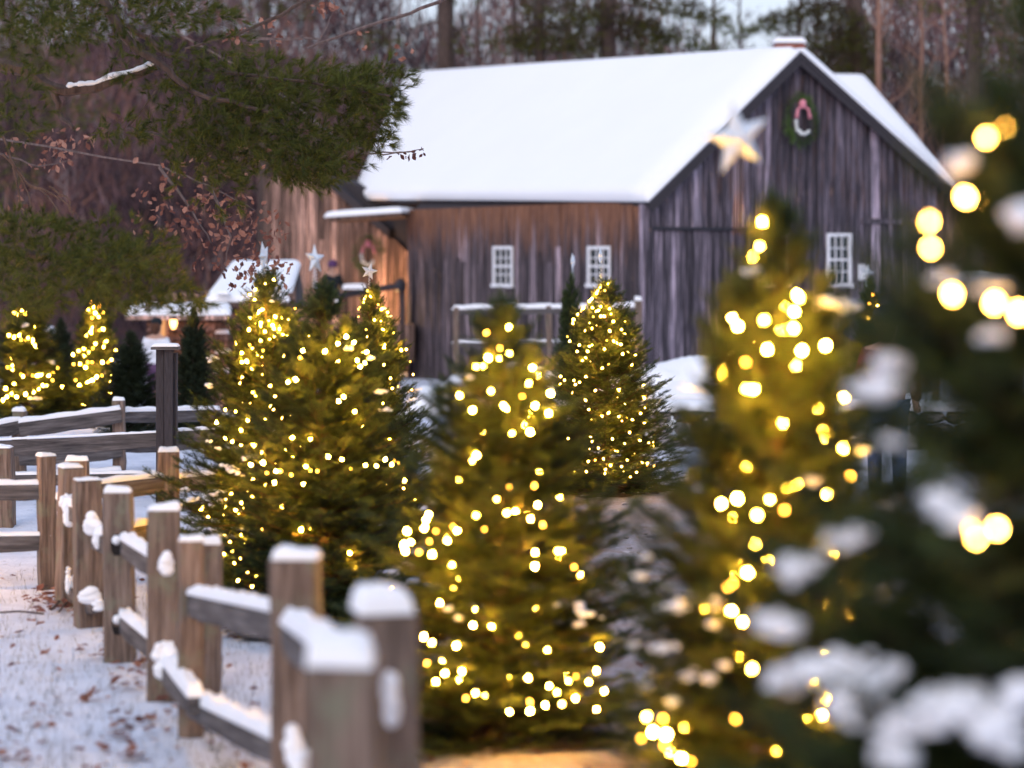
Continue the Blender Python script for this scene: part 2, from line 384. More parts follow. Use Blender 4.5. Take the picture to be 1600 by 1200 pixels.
def make_crown(seed, H, Rb, dens=1.0, sp=1.0):
    r = random.Random(seed); T = []; tone = []; tw = MB()
    def spray(pos, d, roll, s):
        i = r.randrange(6); A, tn = SPR[i]; m = np.array(rot_to(d, roll), dtype=np.float32)*s
        T.append(A @ m.T+np.array(pos, dtype=np.float32)); tone.append(tn+r.uniform(-.3, .2))
    nB = int(430*dens); 
    for bi in range(nB):
        t = .035+.95*(bi+r.random())/nB
        t = 1-(1-t)**.86 if t < .9 else t
        z = t*H; az = bi*2.399963+r.uniform(-.3, .3); L0 = Rb*prof(t)
        L = L0*r.choice((.6, .74, .86, .93, 1.0, 1.03, 1.1, 1.22))*(1+.09*math.sin(az*3+seed)+.06*math.sin(z*5+az))+.03
        el = math.radians(2+58*t**1.5+r.uniform(-10, 10))
        d0 = Vector((math.cos(az)*math.cos(el), math.sin(az)*math.cos(el), math.sin(el)))
        pts = []; n = max(2, int(L/.08)); p = Vector((0, 0, max(.03, z-L*math.sin(el)*.75)))
        for q in range(n+1):
            s = q/n; dd = (d0+Vector((0, 0, -.12+.5*s*s))).normalized(); pts.append(p.copy()); p = p+dd*L/n
        tw.tube(pts, [.005*(1-.7*q/n)*(1+L) for q in range(n+1)], 3, False)
        q = .30*L if L > .2 else .04
        sg = r.choice((-1, 1))
        while q < L:
            s = q/L; i = min(n-1, int(s*n)); a = pts[i].lerp(pts[i+1], s*n-i); dd = (pts[i+1]-pts[i]).normalized()
            side = dd.cross(Vector((0, 0, 1))).normalized()*sg
            fan = r.uniform(.55, 1.05); reach = (.8+.7*(1-s)*min(1, L/.5))*sp
            d = (dd*math.cos(fan)+side*math.sin(fan)+Vector((0, 0, r.uniform(-.2, .4)))).normalized()
            spray(a, d, r.uniform(-.7, .7), r.uniform(.85, 1.15)*min(reach, 1.2*sp)*(.7 if t > .88 else 1))
            if reach > 1.1*sp and r.random() < .45:
                spray(a+d*.10*sp, (d+dd*.5+Vector((0, 0, r.uniform(-.2, .4)))).normalized(), r.uniform(-.6, .6), r.uniform(.75, 1.1)*sp)
            sg = -sg; q += .042*(1.25 if t > .85 else 1)*r.uniform(.75, 1.25)/dens
        spray(pts[-1]-(pts[-1]-pts[-2]).normalized()*.03, (pts[-1]-pts[-2]), r.uniform(-.4, .4), r.uniform(.8, 1.15))
    for k in range(int(260*dens)):
        t = r.uniform(.05, .93); a_ = r.uniform(0, 6.28); q = Rb*prof(t)*r.uniform(.05, .45)
        spray(Vector((q*math.cos(a_), q*math.sin(a_), t*H)), Vector((math.cos(a_)+r.uniform(-.5, .5), math.sin(a_)+r.uniform(-.5, .5), r.uniform(-.3, .9))), r.uniform(-1, 1), 1.25*sp)
    for k in range(4):
        spray(Vector((0, 0, H*(.90+.03*k))), Vector((r.uniform(-.3, .3), r.uniform(-.3, .3), 1)), r.uniform(0, 3), .8)
    A = np.concatenate(T); tn = np.concatenate(tone)
    B = mesh_soup(tw); A = np.concatenate([A, B]); tn = np.concatenate([tn, np.full(len(B), 1.)])
    tmp = soup('crown', A, M_fir, None, tn); me = tmp.data; bpy.data.objects.remove(tmp); return me, H, Rb
CROWNS = [make_crown(11, 2.3, .78, .97), make_crown(23, 2.2, .70, .95), make_crown(37, 2.25, .74, 1.05)]
me_small = make_crown(51, 2.0, .6, .6, 1.6)
trunk_me = MB().tube([(0, 0, 0), (.01, 0, .8), (0, .01, 1.5), (0, 0, 2.2)], [.045, .036, .02, .005], 7).build('trunk', M_bark); tm = trunk_me.data; bpy.data.objects.remove(trunk_me)
bulb_src = MB().blob((0, 0, 0), (1, 1, 1.35), None, 7, 5, 0).build('bulb', M_bulb, smooth=True)
bulb_me = bulb_src.data; bpy.data.objects.remove(bulb_src)
bulb_men = bulb_me.copy(); bulb_men.materials[0] = M_bulbn
bulb_mem = bulb_me.copy(); bulb_mem.materials[0] = M_bulbm
bulb_meg = bulb_me.copy(); bulb_meg.materials[0] = M_bulbg
bulb_med = bulb_me.copy(); bulb_med.materials[0] = M_bulbd

def fir(u, vtop, D, Rr, crown, label, rz=0, zb=None, dark=False, group='fir trees', name='fir_tree'):
    x = (u-800)/FPX*D; zb = gz(x, D)-.02 if zb is None else zb; top = CAMZ-(vtop-HOR)/FPX*D; H = top-zb
    t = thing(name, label, 'tree', (x, D, zb), rz, group)
    me, h0, r0 = crown
    if dark:
        me2 = bpy.data.meshes.get('crown_dark')
        if not me2: me2 = me.copy(); me2.name = 'crown_dark'; me2.materials[0] = M_fird
        me = me2
    o = bpy.data.objects.new('crown', me); C.objects.link(o); o.parent = t; o.scale = (Rr/r0, Rr/r0, H/h0)
    k = bpy.data.objects.new('trunk', tm); C.objects.link(k); k.parent = t; k.scale = (1, 1, H/2.25)
    t['_'] = 0; del t['_']
    return dict(o=t, x=x, y=D, zb=zb, H=H, R=Rr)
def rad_at(tr, z): 
    t = min(.985, max(.03, (z-tr['zb'])/tr['H'])); return tr['R']*prof(t)
def surf(tr, u, v, k=.97):
    D = tr['y']
    for _ in range(3):
        p = P(u, v, D); r = rad_at(tr, p.z)*k+.02; dx = max(-r*.96, min(r*.96, p.x-tr['x'])); D = tr['y']-math.sqrt(r*r-dx*dx)
    return Vector((tr['x']+dx, D, p.z)) if abs(p.x-tr['x']) > r else P(u, v, D)
def lights(tr, px, label, rb, extra=60, near=False, dimf=.2, group='strings of warm fairy lights', seed=1, zmin=.12):
    g = random.Random(seed); t = thing('string_lights', label, 'string lights', (tr['x'], tr['y'], tr['zb']), 0, group); base = Vector(t.location)
    pts = [(surf(tr, u, v, 1.06)-base, False) for u, v in px]
    for k in range(extra):  # extra bulbs added inside the crown to make the foliage glow
        s = (k+.5)/extra; zz = tr['H']*(zmin+(.89-zmin)*s**1.15); a = g.uniform(0, 2*PI)
        rr = rad_at(tr, zz+tr['zb'])*g.uniform(.3, .74); pts.append((Vector((math.cos(a)*rr, math.sin(a)*rr, zz)), True))
    allp = sorted([p for p, _ in pts], key=lambda p: (round(p.z/.18), math.atan2(p.y, p.x)))
    wire = MB()
    for a, b in zip(allp, allp[1:]):
        if (a-b).length < 2.5:
            m = (a+b)/2; m.z -= .03; wire.tube([a, m, b], .0016, 3, False)
    wire.build('wire', M_wire, t)
    for p, back in pts:
        dim = g.random() < dimf
        me = bulb_meg if back and not near else bulb_med if dim else bulb_men if near else bulb_mem if g.random() < .35 else bulb_me
        o = bpy.data.objects.new('bulb', me); C.objects.link(o); o.parent = t; o.location = p
        o.rotation_euler = (g.uniform(-1, 1), g.uniform(-1, 1), 0); s = rb*g.uniform(.6, 1.05); o.scale = (s, s, s)
    return t
def snow_on(tr, px, seed=5, k=1.02, dn=1.):
    g = random.Random(seed); b = MB()
    for u, v, su, sv in px:
        D = tr['y']; c = surf(tr, u, v, k); wpx = c.y/FPX
        a, h = su*wpx/2, sv*wpx/2; slope = g.uniform(-.35, .35)
        for i in range(int((5+6*a/h)*dn)):
            f = max(-1, min(1, g.gauss(0, .5))); e = math.sqrt(1-f*f*.8); q = h*g.uniform(.28, .55)*e
            b.blob((c.x+f*a, c.y+g.gauss(0, .5)*a, c.z+slope*f*a*.7+g.gauss(0, .28)*h), (q*g.uniform(1., 2.2), q*g.uniform(1., 2.), q*g.uniform(.5, .9)), Matrix.Rotation(g.uniform(0, 3), 3, 'Z') @ Matrix.Rotation(g.uniform(-.5, .5), 3, 'Y'), 8, 5, .25, g)
    o = b.build('snow', M_snow, tr['o'], True, 'stuff'); o.matrix_parent_inverse = Matrix.Identity(4)
    inv = (Matrix.Translation(tr['o'].location) @ Matrix.Rotation(tr['o'].rotation_euler.z, 4, 'Z')).inverted()
    o.data.transform(inv)
    return o
star_i = 0
def star_mesh():
    b = MB(); vs = []
    for k in range(10):
        a = PI/2+k*PI/5; r = 1 if k % 2 == 0 else .42; vs.append((r*math.cos(a), 0, r*math.sin(a)))
    vs += [(0, -.26, 0), (0, .26, 0)]
    b.add(vs, [(k, (k+1) % 10, 10) for k in range(10)]+[((k+1) % 10, k, 11) for k in range(10)])
    o = b.build('star_shape', M_zinc); me = o.data; bpy.data.objects.remove(o); return me
STAR = star_mesh()
def star(u, v, D, r, rx, ry, rz, label, bottom_v, coil=True):
    cr = .09
    p = P(u, v, D); t = thing('tree_star', label, 'star', p, 0, 'metal stars on the treetops')
    o = bpy.data.objects.new('star_shape', STAR); C.objects.link(o); o.parent = t; o.scale = (r, r, r); o.rotation_euler = (rx, ry, rz)
    L = (bottom_v-v)/FPX*D; n = 42
    if coil:
        MB().tube([(math.cos(k*1.1)*r*cr*(1+k/n), math.sin(k*1.1)*r*cr*(1+k/n), -r*.35-(L-r*.35)*k/n) for k in range(n+1)], r*.03, 4).build('coil', M_zinc, t)
    else: MB().tube([(0, .01, -r*.2), (.004, .01, -L*.6), (0, .01, -L*1.3)], .006, 6).build('stem', M_bark, t)
    return t
L1 = [(414,443),(398,468),(428,437),(387,460),(399,453),(461,482),(389,515),(426,508),(437,514),(442,523),(414,518),(390,539),(378,566),(385,564),(422,603),(395,613),(441,497),(368,643),(387,657),(352,685),(363,690),(377,786),(394,776),(368,797),(407,532),(411,548),(359,847),(363,862),(366,880),(387,894),(391,725),(372,907),(394,916),(410,826),(376,872),(383,850),(401,900),(352,640),(338,660)]
L2 = [(473,548),(469,559),(508,549),(528,537),(541,526),(553,535),(573,550),(558,563),(563,573),(570,567),(450,597),(462,593),(457,684),(397,696),(513,713),(534,718),(478,729),(496,736),(548,733),(571,727),(588,728),(602,718),(632,751),(643,732),(411,723),(392,726),(417,739),(438,736),(429,754),(474,756),(431,736),(623,723),(617,720),(537,620),(529,627),(485,735),(455,742),(612,726)]
L2B = [(573,455),(568,463),(579,463),(568,472),(591,476),(553,467),(553,480),(546,483),(596,483),(608,488),(627,547),(638,546),(641,565),(600,543),(610,591),(622,604),(643,609),(585,500),(560,495),(615,520),(572,515),(600,570),(650,585)]
L3 = [(760,520),(795,511),(781,544),(796,552),(763,559),(744,573),(755,572),(826,599),(718,618),(767,611),(816,619),(860,615),(738,641),(787,634),(836,634),(857,646),(800,677),(828,675),(796,761),(835,759),(776,780),(792,801),(840,789),(829,811),(848,820),(744,805),(757,827),(670,804),(666,812),(663,825),(681,830),(636,830),(671,846),(699,845),(642,847),(631,851),(633,861),(675,866),(836,863),(872,861),(897,886),(836,885),(708,823),(655,863),(739,977),(713,1009),(667,1036),(695,1052),(722,1049),(743,1083),(757,1086),(728,1091),(796,1112),(825,1059),(828,1097),(852,1102),(870,1082),(888,1064),(900,1057),(878,1100),(899,1091),(932,1048),(937,1011),(944,1080),(932,1108),(675,1004),(681,1065),(828,1111),(858,1072),(662,995)]
L4 = [(950,443),(919,449),(945,454),(908,454),(932,458),(900,466),(886,468),(878,471),(882,482),(873,483),(865,483),(865,491),(883,492),(896,499),(903,486),(913,480),(926,481),(935,485),(939,494),(944,494),(927,495),(891,505),(958,502),(971,515),(953,517),(877,526),(905,539),(925,539),(918,549),(902,549),(890,533),(959,533),(964,536),(970,538),(973,553),(948,532),(876,588),(882,594),(875,600),(897,594),(899,601),(941,575),(951,569),(967,651),(979,653),(988,656),(1001,646),(983,675),(957,686),(976,693),(1000,688),(1014,692),(980,719),(971,729),(954,727),(995,738),(943,717),(930,719),(919,721),(916,737),(1011,727),(1022,728),(952,645),(920,640),(935,700),(965,705),(945,740),(985,745),(925,690),(930,610),(915,625)]
L5 = [(1186,347),(1187,385),(1176,401),(1241,487),(1153,510),(1229,515),(1240,513),(1194,500),(1199,546),(1165,566),(1166,608),(1318,700),(1329,744),(1152,779),(1245,757),(1292,772),(1127,787),(1183,805),(1226,797),(1180,850),(1200,876),(1225,882),(1168,895),(1137,917),(1145,912),(1160,972),(1175,1045),(1036,1123),(1020,1144),(1041,1148),(1002,1154),(1149,1124),(1039,1165),(1010,1120),(1065,1185),(1080,1190),(1253,548),(1290,540),(1248,465)]
L6 = [(1541,215),(1570,197),(1508,308),(1452,346),(1454,388),(1488,460),(1554,473),(1592,488),(1526,841),(1558,826)]
LL1 = [(22,489),(34,484),(39,487),(40,491),(14,524),(22,527),(30,524),(33,531),(40,532),(44,528),(51,531),(51,535),(55,540),(12,574),(19,571),(33,585),(36,588),(51,587),(58,587),(64,586),(76,587),(83,582),(90,575),(82,594),(67,602),(73,603),(80,602),(60,608),(53,613),(40,616),(22,600),(9,607),(18,615),(11,620),(5,625),(26,620),(97,604)]
LL2 = [(142,472),(146,480),(155,476),(155,480),(138,484),(149,489),(161,488),(154,495),(144,497),(161,514),(155,516),(142,519),(135,524),(166,533),(149,537),(162,542),(131,545),(139,550),(145,544),(123,548),(114,554),(181,547),(174,562),(169,566),(160,566),(144,566),(137,566),(134,574),(125,569),(115,569),(159,587),(151,589),(144,594),(137,597),(124,602),(118,594),(174,587)]
t1 = fir(418, 428, 17.4, .80, CROWNS[0], 'golden lit fir with snow-flecked left side, leftmost big tree behind the rail fence', .3)
t2 = fir(505, 446, 15.4, .74, CROWNS[1], 'dark dense fir with sparse lights standing in front of the golden left tree', 1.2)
t2b = fir(582, 452, 20.0, .62, CROWNS[2], 'dark green fir half hidden behind others, near the barn corner', 2.2)
t3 = fir(785, 474, 11.6, .83, CROWNS[1], 'blurred lit fir in the middle, right behind the nearest fence posts', 3.4)
t4 = fir(948, 440, 24.4, .84, CROWNS[0], 'sharply focused round-topped lit fir on the gravel path before the barn', 4.0)
t5 = fir(1215, 322, 8.6, .70, CROWNS[2], 'tall blurred golden fir crowned with a large tilted star', .9)
t6 = fir(1705, -110, 5.3, .97, CROWNS[0], 'very near dark out-of-focus fir filling the right edge with snow on its lower boughs', 5.0)
tl1 = fir(40, 462, 36, .72, me_small, 'far lit fir at the left edge with loose sagging light strings', .4)
tl2 = fir(150, 455, 36, .50, me_small, 'slender far dark fir with evenly spaced lights, second from the left edge', 2.0)
t7 = fir(1168, 452, 36, .62, me_small, 'small far lit fir behind the tall golden one, by the snow-covered bench', 1.0)
t8 = fir(1360, 436, 38, .40, me_small, 'small far fir topped with a white star below the barn notice', 2.5)
t4b = fir(893, 432, 33, .3, me_small, 'small fir almost wholly hidden behind the round-topped lit fir', 3.2)
lights(t1, L1, 'warm lights wound round the golden snow-flecked fir at left', .0063, 190, seed=1, dimf=.1)
lights(t2, L2, 'sparse warm lights in two bands on the dark dense left fir', .0085, 12, seed=2)
lights(t2b, L2B, 'small warm lights on the half hidden fir by the barn corner', .0065, 30, seed=3, dimf=.35)
lights(t3, L3, 'blurred warm lights on the middle fir behind the nearest posts', .0078, 40, seed=4)
lights(t4, L4, 'dense warm lights on the sharply focused round-topped fir', .007, 75, seed=5)
lights(t5, L5, 'large blurred warm lights on the tall fir with the big star', .0082, 50, seed=6, dimf=.22)
lights(t6, L6, 'big round out-of-focus light discs on the nearest right fir', .008, 8, near=True, seed=7, dimf=.0, zmin=.4)
lights(tl1, LL1, 'sagging warm lights on the far fir at the left edge', .0125, 10, seed=8)
lights(tl2, LL2, 'evenly spaced warm lights on the slender far fir', .012, 8, seed=9, dimf=.3)
lights(t7, [(1130,570),(1139,548),(1128,592),(1140,590),(1146,598),(1135,600),(1122,609),(1150,588),(1142,560)], 'warm lights on the small far fir by the bench', .015, 10, seed=10)
lights(t8, [(1364,460),(1359,475),(1372,478),(1357,498)], 'four warm lights on the small fir below the barn notice', .013, 3, seed=11)
star(412, 400, 17.4, .12, 0, -.35, 1.35, 'metal star seen edge-on above the golden snow-flecked fir', 440)
star(492, 405, 15.4, .105, -.1, .06, .95, 'pale blue metal star above the dark dense left fir', 452)
star(577, 424, 20.0, .078, 0, .25, .3, 'small faceted dark and pale star in front of the porch wreath', 460)
star(1152, 216, 8.6, .145, .2, -.25, .35, 'large blurred tilted star on top of the tall golden fir', 330, False)
star(938, 400, 24.4, .10, 0, 0, 1.4, 'thin upright star seen edge-on in front of the right side window', 448)
star(895, 408, 33, .13, 0, -.4, 1.35, 'thin tilted star between the two side windows of the barn', 440)
star(1355, 426, 38, .15, 0, .25, .3, 'bright white star beside the notice on the barn wall', 450)
star(1182, 440, 36, .12, 0, .2, .3, 'small star seen through the tall golden fir', 460)
snow_on(t1, [(368,737,26,16),(350,728,14,10),(312,560,16,14),(385,715,12,12),(290,765,20,10),(300,780,24,12),(335,772,16,8),(325,602,12,12),(275,790,20,10),(340,700,10,8),(328,690,12,8),(425,470,8,6),(450,455,8,6)], 21)
snow_on(t2, [(600,560,16,8),(545,545,14,9),(380,1005,50,22),(405,985,20,20),(650,612,26,8),(660,640,20,8),(580,470,8,8)], 22)
snow_on(t2b, [(652,610,22,8),(645,625,20,7),(600,482,8,6),(608,495,7,6)], 23)
snow_on(t3, [(700,950,12,10),(715,965,14,8),(920,960,40,22),(905,945,16,10),(870,945,10,8),(825,1062,8,8),(735,590,12,8),(905,975,18,12)], 24)
snow_on(t5, [(1298,475,40,26),(1335,480,40,24),(1172,425,24,16),(1050,950,44,30),(1040,1012,50,22),(990,1008,24,16),(1118,945,30,20),(1115,975,22,16),(1270,750,26,18),(1395,785,50,20),(1075,1055,28,18),(1105,1060,30,18),(1010,1075,20,20),(1050,1095,24,14),(1000,900,26,14),(985,870,20,10),(1130,1040,20,16),(1225,990,24,20),(1350,705,22,12)], 25)
snow_on(t6, [(1370,605,80,50),(1395,570,50,40),(1320,840,70,36),(1250,885,80,44),(1218,975,70,44),(1235,1062,90,48),(1300,1040,110,60),(1350,1075,90,60),(1320,1110,70,50),(1390,1050,50,40),(1410,1130,80,60),(1395,1180,70,50),(1480,1095,120,56),(1440,1120,80,60),(1545,1120,110,60),(1560,1155,90,50),(1595,1080,70,60),(1500,260,40,40),(1595,335,40,50),(1545,450,60,20),(1470,435,40,16),(1548,525,40,26),(1470,785,24,60),(1500,810,20,50),(1395,690,40,20)], 26, 1.08, 2.2)
snow_on(tl1, [(40,508,10,8),(80,565,10,8),(55,622,20,8)], 27)
# unlit dark evergreens on the left and litter rings
fir(303, 485, 30, .42, CROWNS[2], 'unlit dark evergreen behind the tall wooden post', 1, dark=True, group='unlit dark evergreens')
fir(205, 520, 33, .55, CROWNS[2], 'low broad unlit evergreen between the slender lit fir and the tall post', 3, dark=True, group='unlit dark evergreens')
fir(95, 500, 39, .5, CROWNS[2], 'unlit dark evergreen behind the two far lit firs at left', 5, dark=True, group='unlit dark evergreens')
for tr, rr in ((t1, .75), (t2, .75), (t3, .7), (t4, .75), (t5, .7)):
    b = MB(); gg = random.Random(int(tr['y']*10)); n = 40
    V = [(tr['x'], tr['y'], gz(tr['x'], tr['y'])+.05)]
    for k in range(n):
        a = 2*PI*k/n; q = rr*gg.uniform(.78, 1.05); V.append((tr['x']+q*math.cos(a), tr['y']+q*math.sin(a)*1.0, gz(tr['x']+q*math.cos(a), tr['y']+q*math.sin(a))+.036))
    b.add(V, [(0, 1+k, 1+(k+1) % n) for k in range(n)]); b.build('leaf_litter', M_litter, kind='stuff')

# ------------------------------------------------------------------ foreground split rail fence
def post_mesh(w, d, h, seed, slots=()):
    """weathered square post with chamfered edges ; mortises are ovals with their shade painted on"""
    g = random.Random(seed); b = MB(); n = 8
    prof2 = []
    c = .012
    for sx, sy in ((-1, -1), (1, -1), (1, 1), (-1, 1)):
        a, e = (sx*(w/2-c), sy*d/2), (sx*w/2, sy*(d/2-c)); prof2 += [a, e] if sx*sy < 0 else [e, a]
    V = []; m = len(prof2)
    for k in range(n+1):
        z = h*k/n; ox, oy = g.uniform(-.004, .004), g.uniform(-.004, .004); s = 1-.03*k/n
        for x, y in prof2: V.append((x*s+ox+g.uniform(-.0025, .0025), y*s+oy, z+(g.uniform(-.006, .006) if k == n else 0)))
    F = [(k*m+i, k*m+(i+1) % m, (k+1)*m+(i+1) % m, (k+1)*m+i) for k in range(n) for i in range(m)]+[tuple(range(n*m, n*m+m))]
    b.add(V, F); return b
M_hole = simple('mortise_shade', (.015, .012, .012))  # near-black colour stands in for the shade inside a mortise
def snow_cap(w, d, h, seed):
    q = random.Random(seed); j = lambda k: k*q.uniform(.42, .56)
    return MB().sheet((-j(w), -j(d), 0), (j(w), -j(d), 0), (j(w), j(d), 0), (-j(w), j(d), 0), h*q.uniform(.6, .85), 7, 7, .35, seed=seed)
def add_post(fence, u, vtop, D, wpx, rz=0, depth=None, seed=0, capt=.045, slots=(), lab=None, dz=0, wsc=1):
    p = P(u, vtop, D); zb = gz(p.x, D)-.12+dz; w = wpx/FPX*D; d = depth or w*.8; h = p.z-zb; base = Vector(fence.location)
    o = post_mesh(w, d, h, seed).build('post', M_post, fence, label=lab); o.location = Vector((p.x, D, zb))-base; o.rotation_euler = (0, random.Random(seed).uniform(-.02, .02), rz)
    if capt:
        s = snow_cap(w*.98, d*.98, capt, seed).build('snow_cap', M_snow, o, True); s.location = (0, 0, h+.001)
    for v in slots:
        zz = CAMZ-(v-HOR)/FPX*D-zb
        b = MB(); n = 14; hw, hh = w*.17, .062
        ring = [(hw*math.copysign(abs(math.cos(2*PI*k/n))**.7, math.cos(2*PI*k/n)), hh*math.sin(2*PI*k/n)) for k in range(n)]
        V = [(x*1.18, -d/2-.004, z*1.1) for x, z in ring]+[(x, -d/2-.006, z) for x, z in ring]+[(x*.9, -d/2+.0, z*.9) for x, z in ring]
        b.add(V, [(k, (k+1) % n, n+(k+1) % n, n+k) for k in range(n)]+[(n+k, n+(k+1) % n, 2*n+(k+1) % n, 2*n+k) for k in range(n)]+[tuple(range(2*n, 3*n))])
        q = b.build('mortise', M_hole, o); q.location = (0, 0, zz)
        q2 = MB().blob((0, -d/2-.008, -.045+.075), (hw*.95, .03, .03), None, 10, 6, .1).build('snow', M_snow, o, True); q2.location = (0, 0, zz)
    return o
def add_rail(fence, a, b, h=.11, d=.07, snow=.04, seed=0, snow_range=(0, 1), clumps=()):
    """rail between world points a and b (rail centre line), snow lying along it"""
    g = random.Random(seed); a, b = Vector(a), Vector(b); base = Vector(fence.location); L = (b-a).length
    x = (b-a).normalized(); y = Vector((0, 0, 1)).cross(x).normalized(); z = x.cross(y)
    m = MB(); n = 6; V = []
    sec = [(-.5, -.42), (-.38, -.5), (.4, -.5), (.5, -.4), (.5, .4), (.42, .5), (-.4, .5), (-.5, .4)]
    for k in range(n+1):
        t = k/n; ta = 1 if 0 < k < n else .8; c = Vector((L*t, g.uniform(-.006, .006), g.uniform(-.01, .01)-.01*math.sin(t*PI)))
        for sy, sz in sec: V.append((c.x, c.y+sy*d*ta, c.z+sz*h*ta*(1+g.uniform(-.05, .05))))
    F = [(k*8+i, k*8+(i+1) % 8, (k+1)*8+(i+1) % 8, (k+1)*8+i) for k in range(n) for i in range(8)]+[tuple(range(8))[::-1], tuple(range(n*8, n*8+8))]
    m.add(V, F); o = m.build('rail', M_rail, fence)
    M = Matrix((x, y, z)).transposed().to_4x4(); M.translation = a-base; o.matrix_local = M
    if snow:
        s0, s1 = snow_range
        s = MB().sheet((L*s0, -d*.5, 0), (L*s1, -d*.5, 0), (L*s1, d*.5, 0), (L*s0, d*.5, 0), snow, max(8, int(L*(s1-s0)/.05)), 4, .25, seed=seed).build('snow', M_snow, o, True)
        s.location = (0, 0, h*.5-.006)
    return o
f1 = thing('split_rail_fence', 'foreground split rail fence curving away to the left, snow on its posts and rails', 'fence', P(190, 1025, 14.4))
pa = add_post(f1, 75, 713, 17.6, 27, .5, .11, 1, .04)
pb = add_post(f1, 107, 731, 16.6, 36, .5, .16, 2, .035)
pc = add_post(f1, 138, 750, 15.6, 42, .42, .15, 3, .02)
pd = add_post(f1, 188, 770, 14.4, 46, 0, .15, 4, .045, slots=(849, 972))
pe = add_post(f1, 254, 797, 13.0, 50, .1, .16, 5, .04)
pf2 = add_post(f1, 322, 850, 13.2, 44, 0, .14, 6, .045)
pf = add_post(f1, 299, 845, 12.0, 40, .1, .13, 61, .04)
pg = add_post(f1, 466, 874, 9.3, 76, -.1, .16, 7, .07)
ph = add_post(f1, 608, 956, 7.3, 96, .15, .18, 8, .085)
pi_ = add_post(f1, 538, 1038, 6.2, 116, 0, .17, 9, .115)
# rails
add_rail(f1, P(-160, 771, 17.4), P(80, 768, 17.6), .12, .09, .035, 1)
add_rail(f1, P(-160, 851, 17.4), P(80, 848, 17.6), .125, .09, .03, 2)
add_rail(f1, P(95, 790, 16.9), P(140, 815, 15.6), .11, .08, .06, 3)
add_rail(f1, P(150, 845, 15.5), P(190, 853, 14.4), .11, .08, .06, 4)
add_rail(f1, P(100, 915, 16.9), P(150, 950, 15.3), .11, .08, .06, 5)
add_rail(f1, P(195, 855, 14.3), P(258, 895, 13), .11, .08, .05, 6)
add_rail(f1, P(195, 975, 14.3), P(262, 1030, 12.9), .11, .08, .05, 7)
add_rail(f1, P(258, 1045, 12.8), P(305, 1105, 11.4), .1, .08, .07, 8)
add_rail(f1, P(300, 945, 12.0), P(470, 985, 9.35), .12, .08, .05, 9)
add_rail(f1, P(300, 1105, 11.9), P(475, 1190, 9.3), .10, .09, .06, 10)
add_rail(f1, P(455, 992, 9.2), P(545, 1060, 6.4), .10, .10, .06, 11)
# snow plugs packed against the mortises
pl = MB(); gg = random.Random(4)
for u, v, D, su, sv in ((107, 800, 16.3, 24, 44), (100, 785, 16.4, 16, 20), (145, 818, 15.3, 30, 36), (155, 840, 15.1, 22, 34), (262, 880, 12.7, 28, 36), (262, 1035, 12.6, 40, 50), (248, 1020, 12.6, 22, 30), (612, 1095, 7.1, 30, 80), (607, 1070, 7.1, 26, 40), (460, 1165, 9.1, 36, 60), (472, 1190, 9.0, 40, 40), (140, 930, 15.2, 40, 26), (155, 945, 15.0, 24, 18), (107, 910, 16.2, 10, 34), (107, 890, 16.2, 8, 10)):
    c = P(u, v, D)-Vector(f1.location); a, h = su/FPX*D/2, sv/FPX*D/2
    for i in range(5):
        f = -.6+1.2*i/4; q = gg.uniform(.75, .95)*(1-.35*abs(f))
        pl.blob(c+Vector((gg.gauss(0, .12)*a, gg.gauss(0, .008), f*h)), (a*q*(1.1-.3*f), .035, h*.5), Matrix.Rotation(gg.uniform(-.2, .2), 3, 'Y'), 12, 8, .05, gg)
pl.build('snow', M_snow, f1, True, 'stuff')

f2 = thing('split_rail_fence', 'side run of rails behind the short posts ending at a squat brown post', 'fence', P(262, 765, 17.7))
add_post(f2, 264, 706, 17.7, 34, .1, .15, 12, .05)
add_post(f2, 122, 720, 18.6, 38, .1, .15, 13, .05)
add_rail(f2, P(150, 768, 17.2), P(262, 755, 17.7), .12, .08, .04, 12)
add_rail(f2, P(190, 838, 16.8), P(262, 825, 17.7), .12, .08, .05, 13)
add_rail(f2, P(265, 760, 17.8), P(420, 740, 21), .12, .08, .05, 14)
f3 = thing('split_rail_fence', 'far zigzag rail fence with blue-grey snowy rails at left', 'fence', P(187, 735, 27))
add_post(f3, 187, 626, 26.5, 19, 0, .14, 21, .05)
add_post(f3, 29, 643, 26.5, 21, 0, .14, 22, .05)
add_rail(f3, P(-40, 680, 26.2), P(35, 665, 26.4), .14, .1, .05, 21)
add_rail(f3, P(30, 671, 26.2), P(190, 650, 26.4), .16, .1, .05, 22)
add_rail(f3, P(185, 652, 26.6), P(340, 648, 28), .13, .1, .05, 23)
add_rail(f3, P(30, 720, 26.2), P(190, 705, 26.4), .14, .1, .05, 24)
add_rail(f3, P(185, 700, 26.6), P(340, 690, 28), .13, .1, .05, 25)
add_rail(f3, P(-40, 755, 26.0), P(190, 742, 26.4), .10, .1, .05, 26)
f3b = thing('split_rail_fence', 'dark straight rail fence in front of the zigzag one at left', 'fence', P(10, 830, 21))
add_post(f3b, 8, 700, 21.5, 30, 0, .2, 31, .04)
add_rail(f3b, P(-60, 702, 23.6), P(262, 687, 23.2), .16, .09, .02, 31)
add_rail(f3b, P(255, 684, 23.2), P(420, 676, 24), .13, .09, .03, 32)
add_rail(f3b, P(-60, 750, 23.6), P(262, 746, 23.2), .10, .09, .03, 33)
tp = thing('wooden_post', 'tall dark double post with a small snowy cap board rising behind the fence', 'post', P(258, 790, 23))
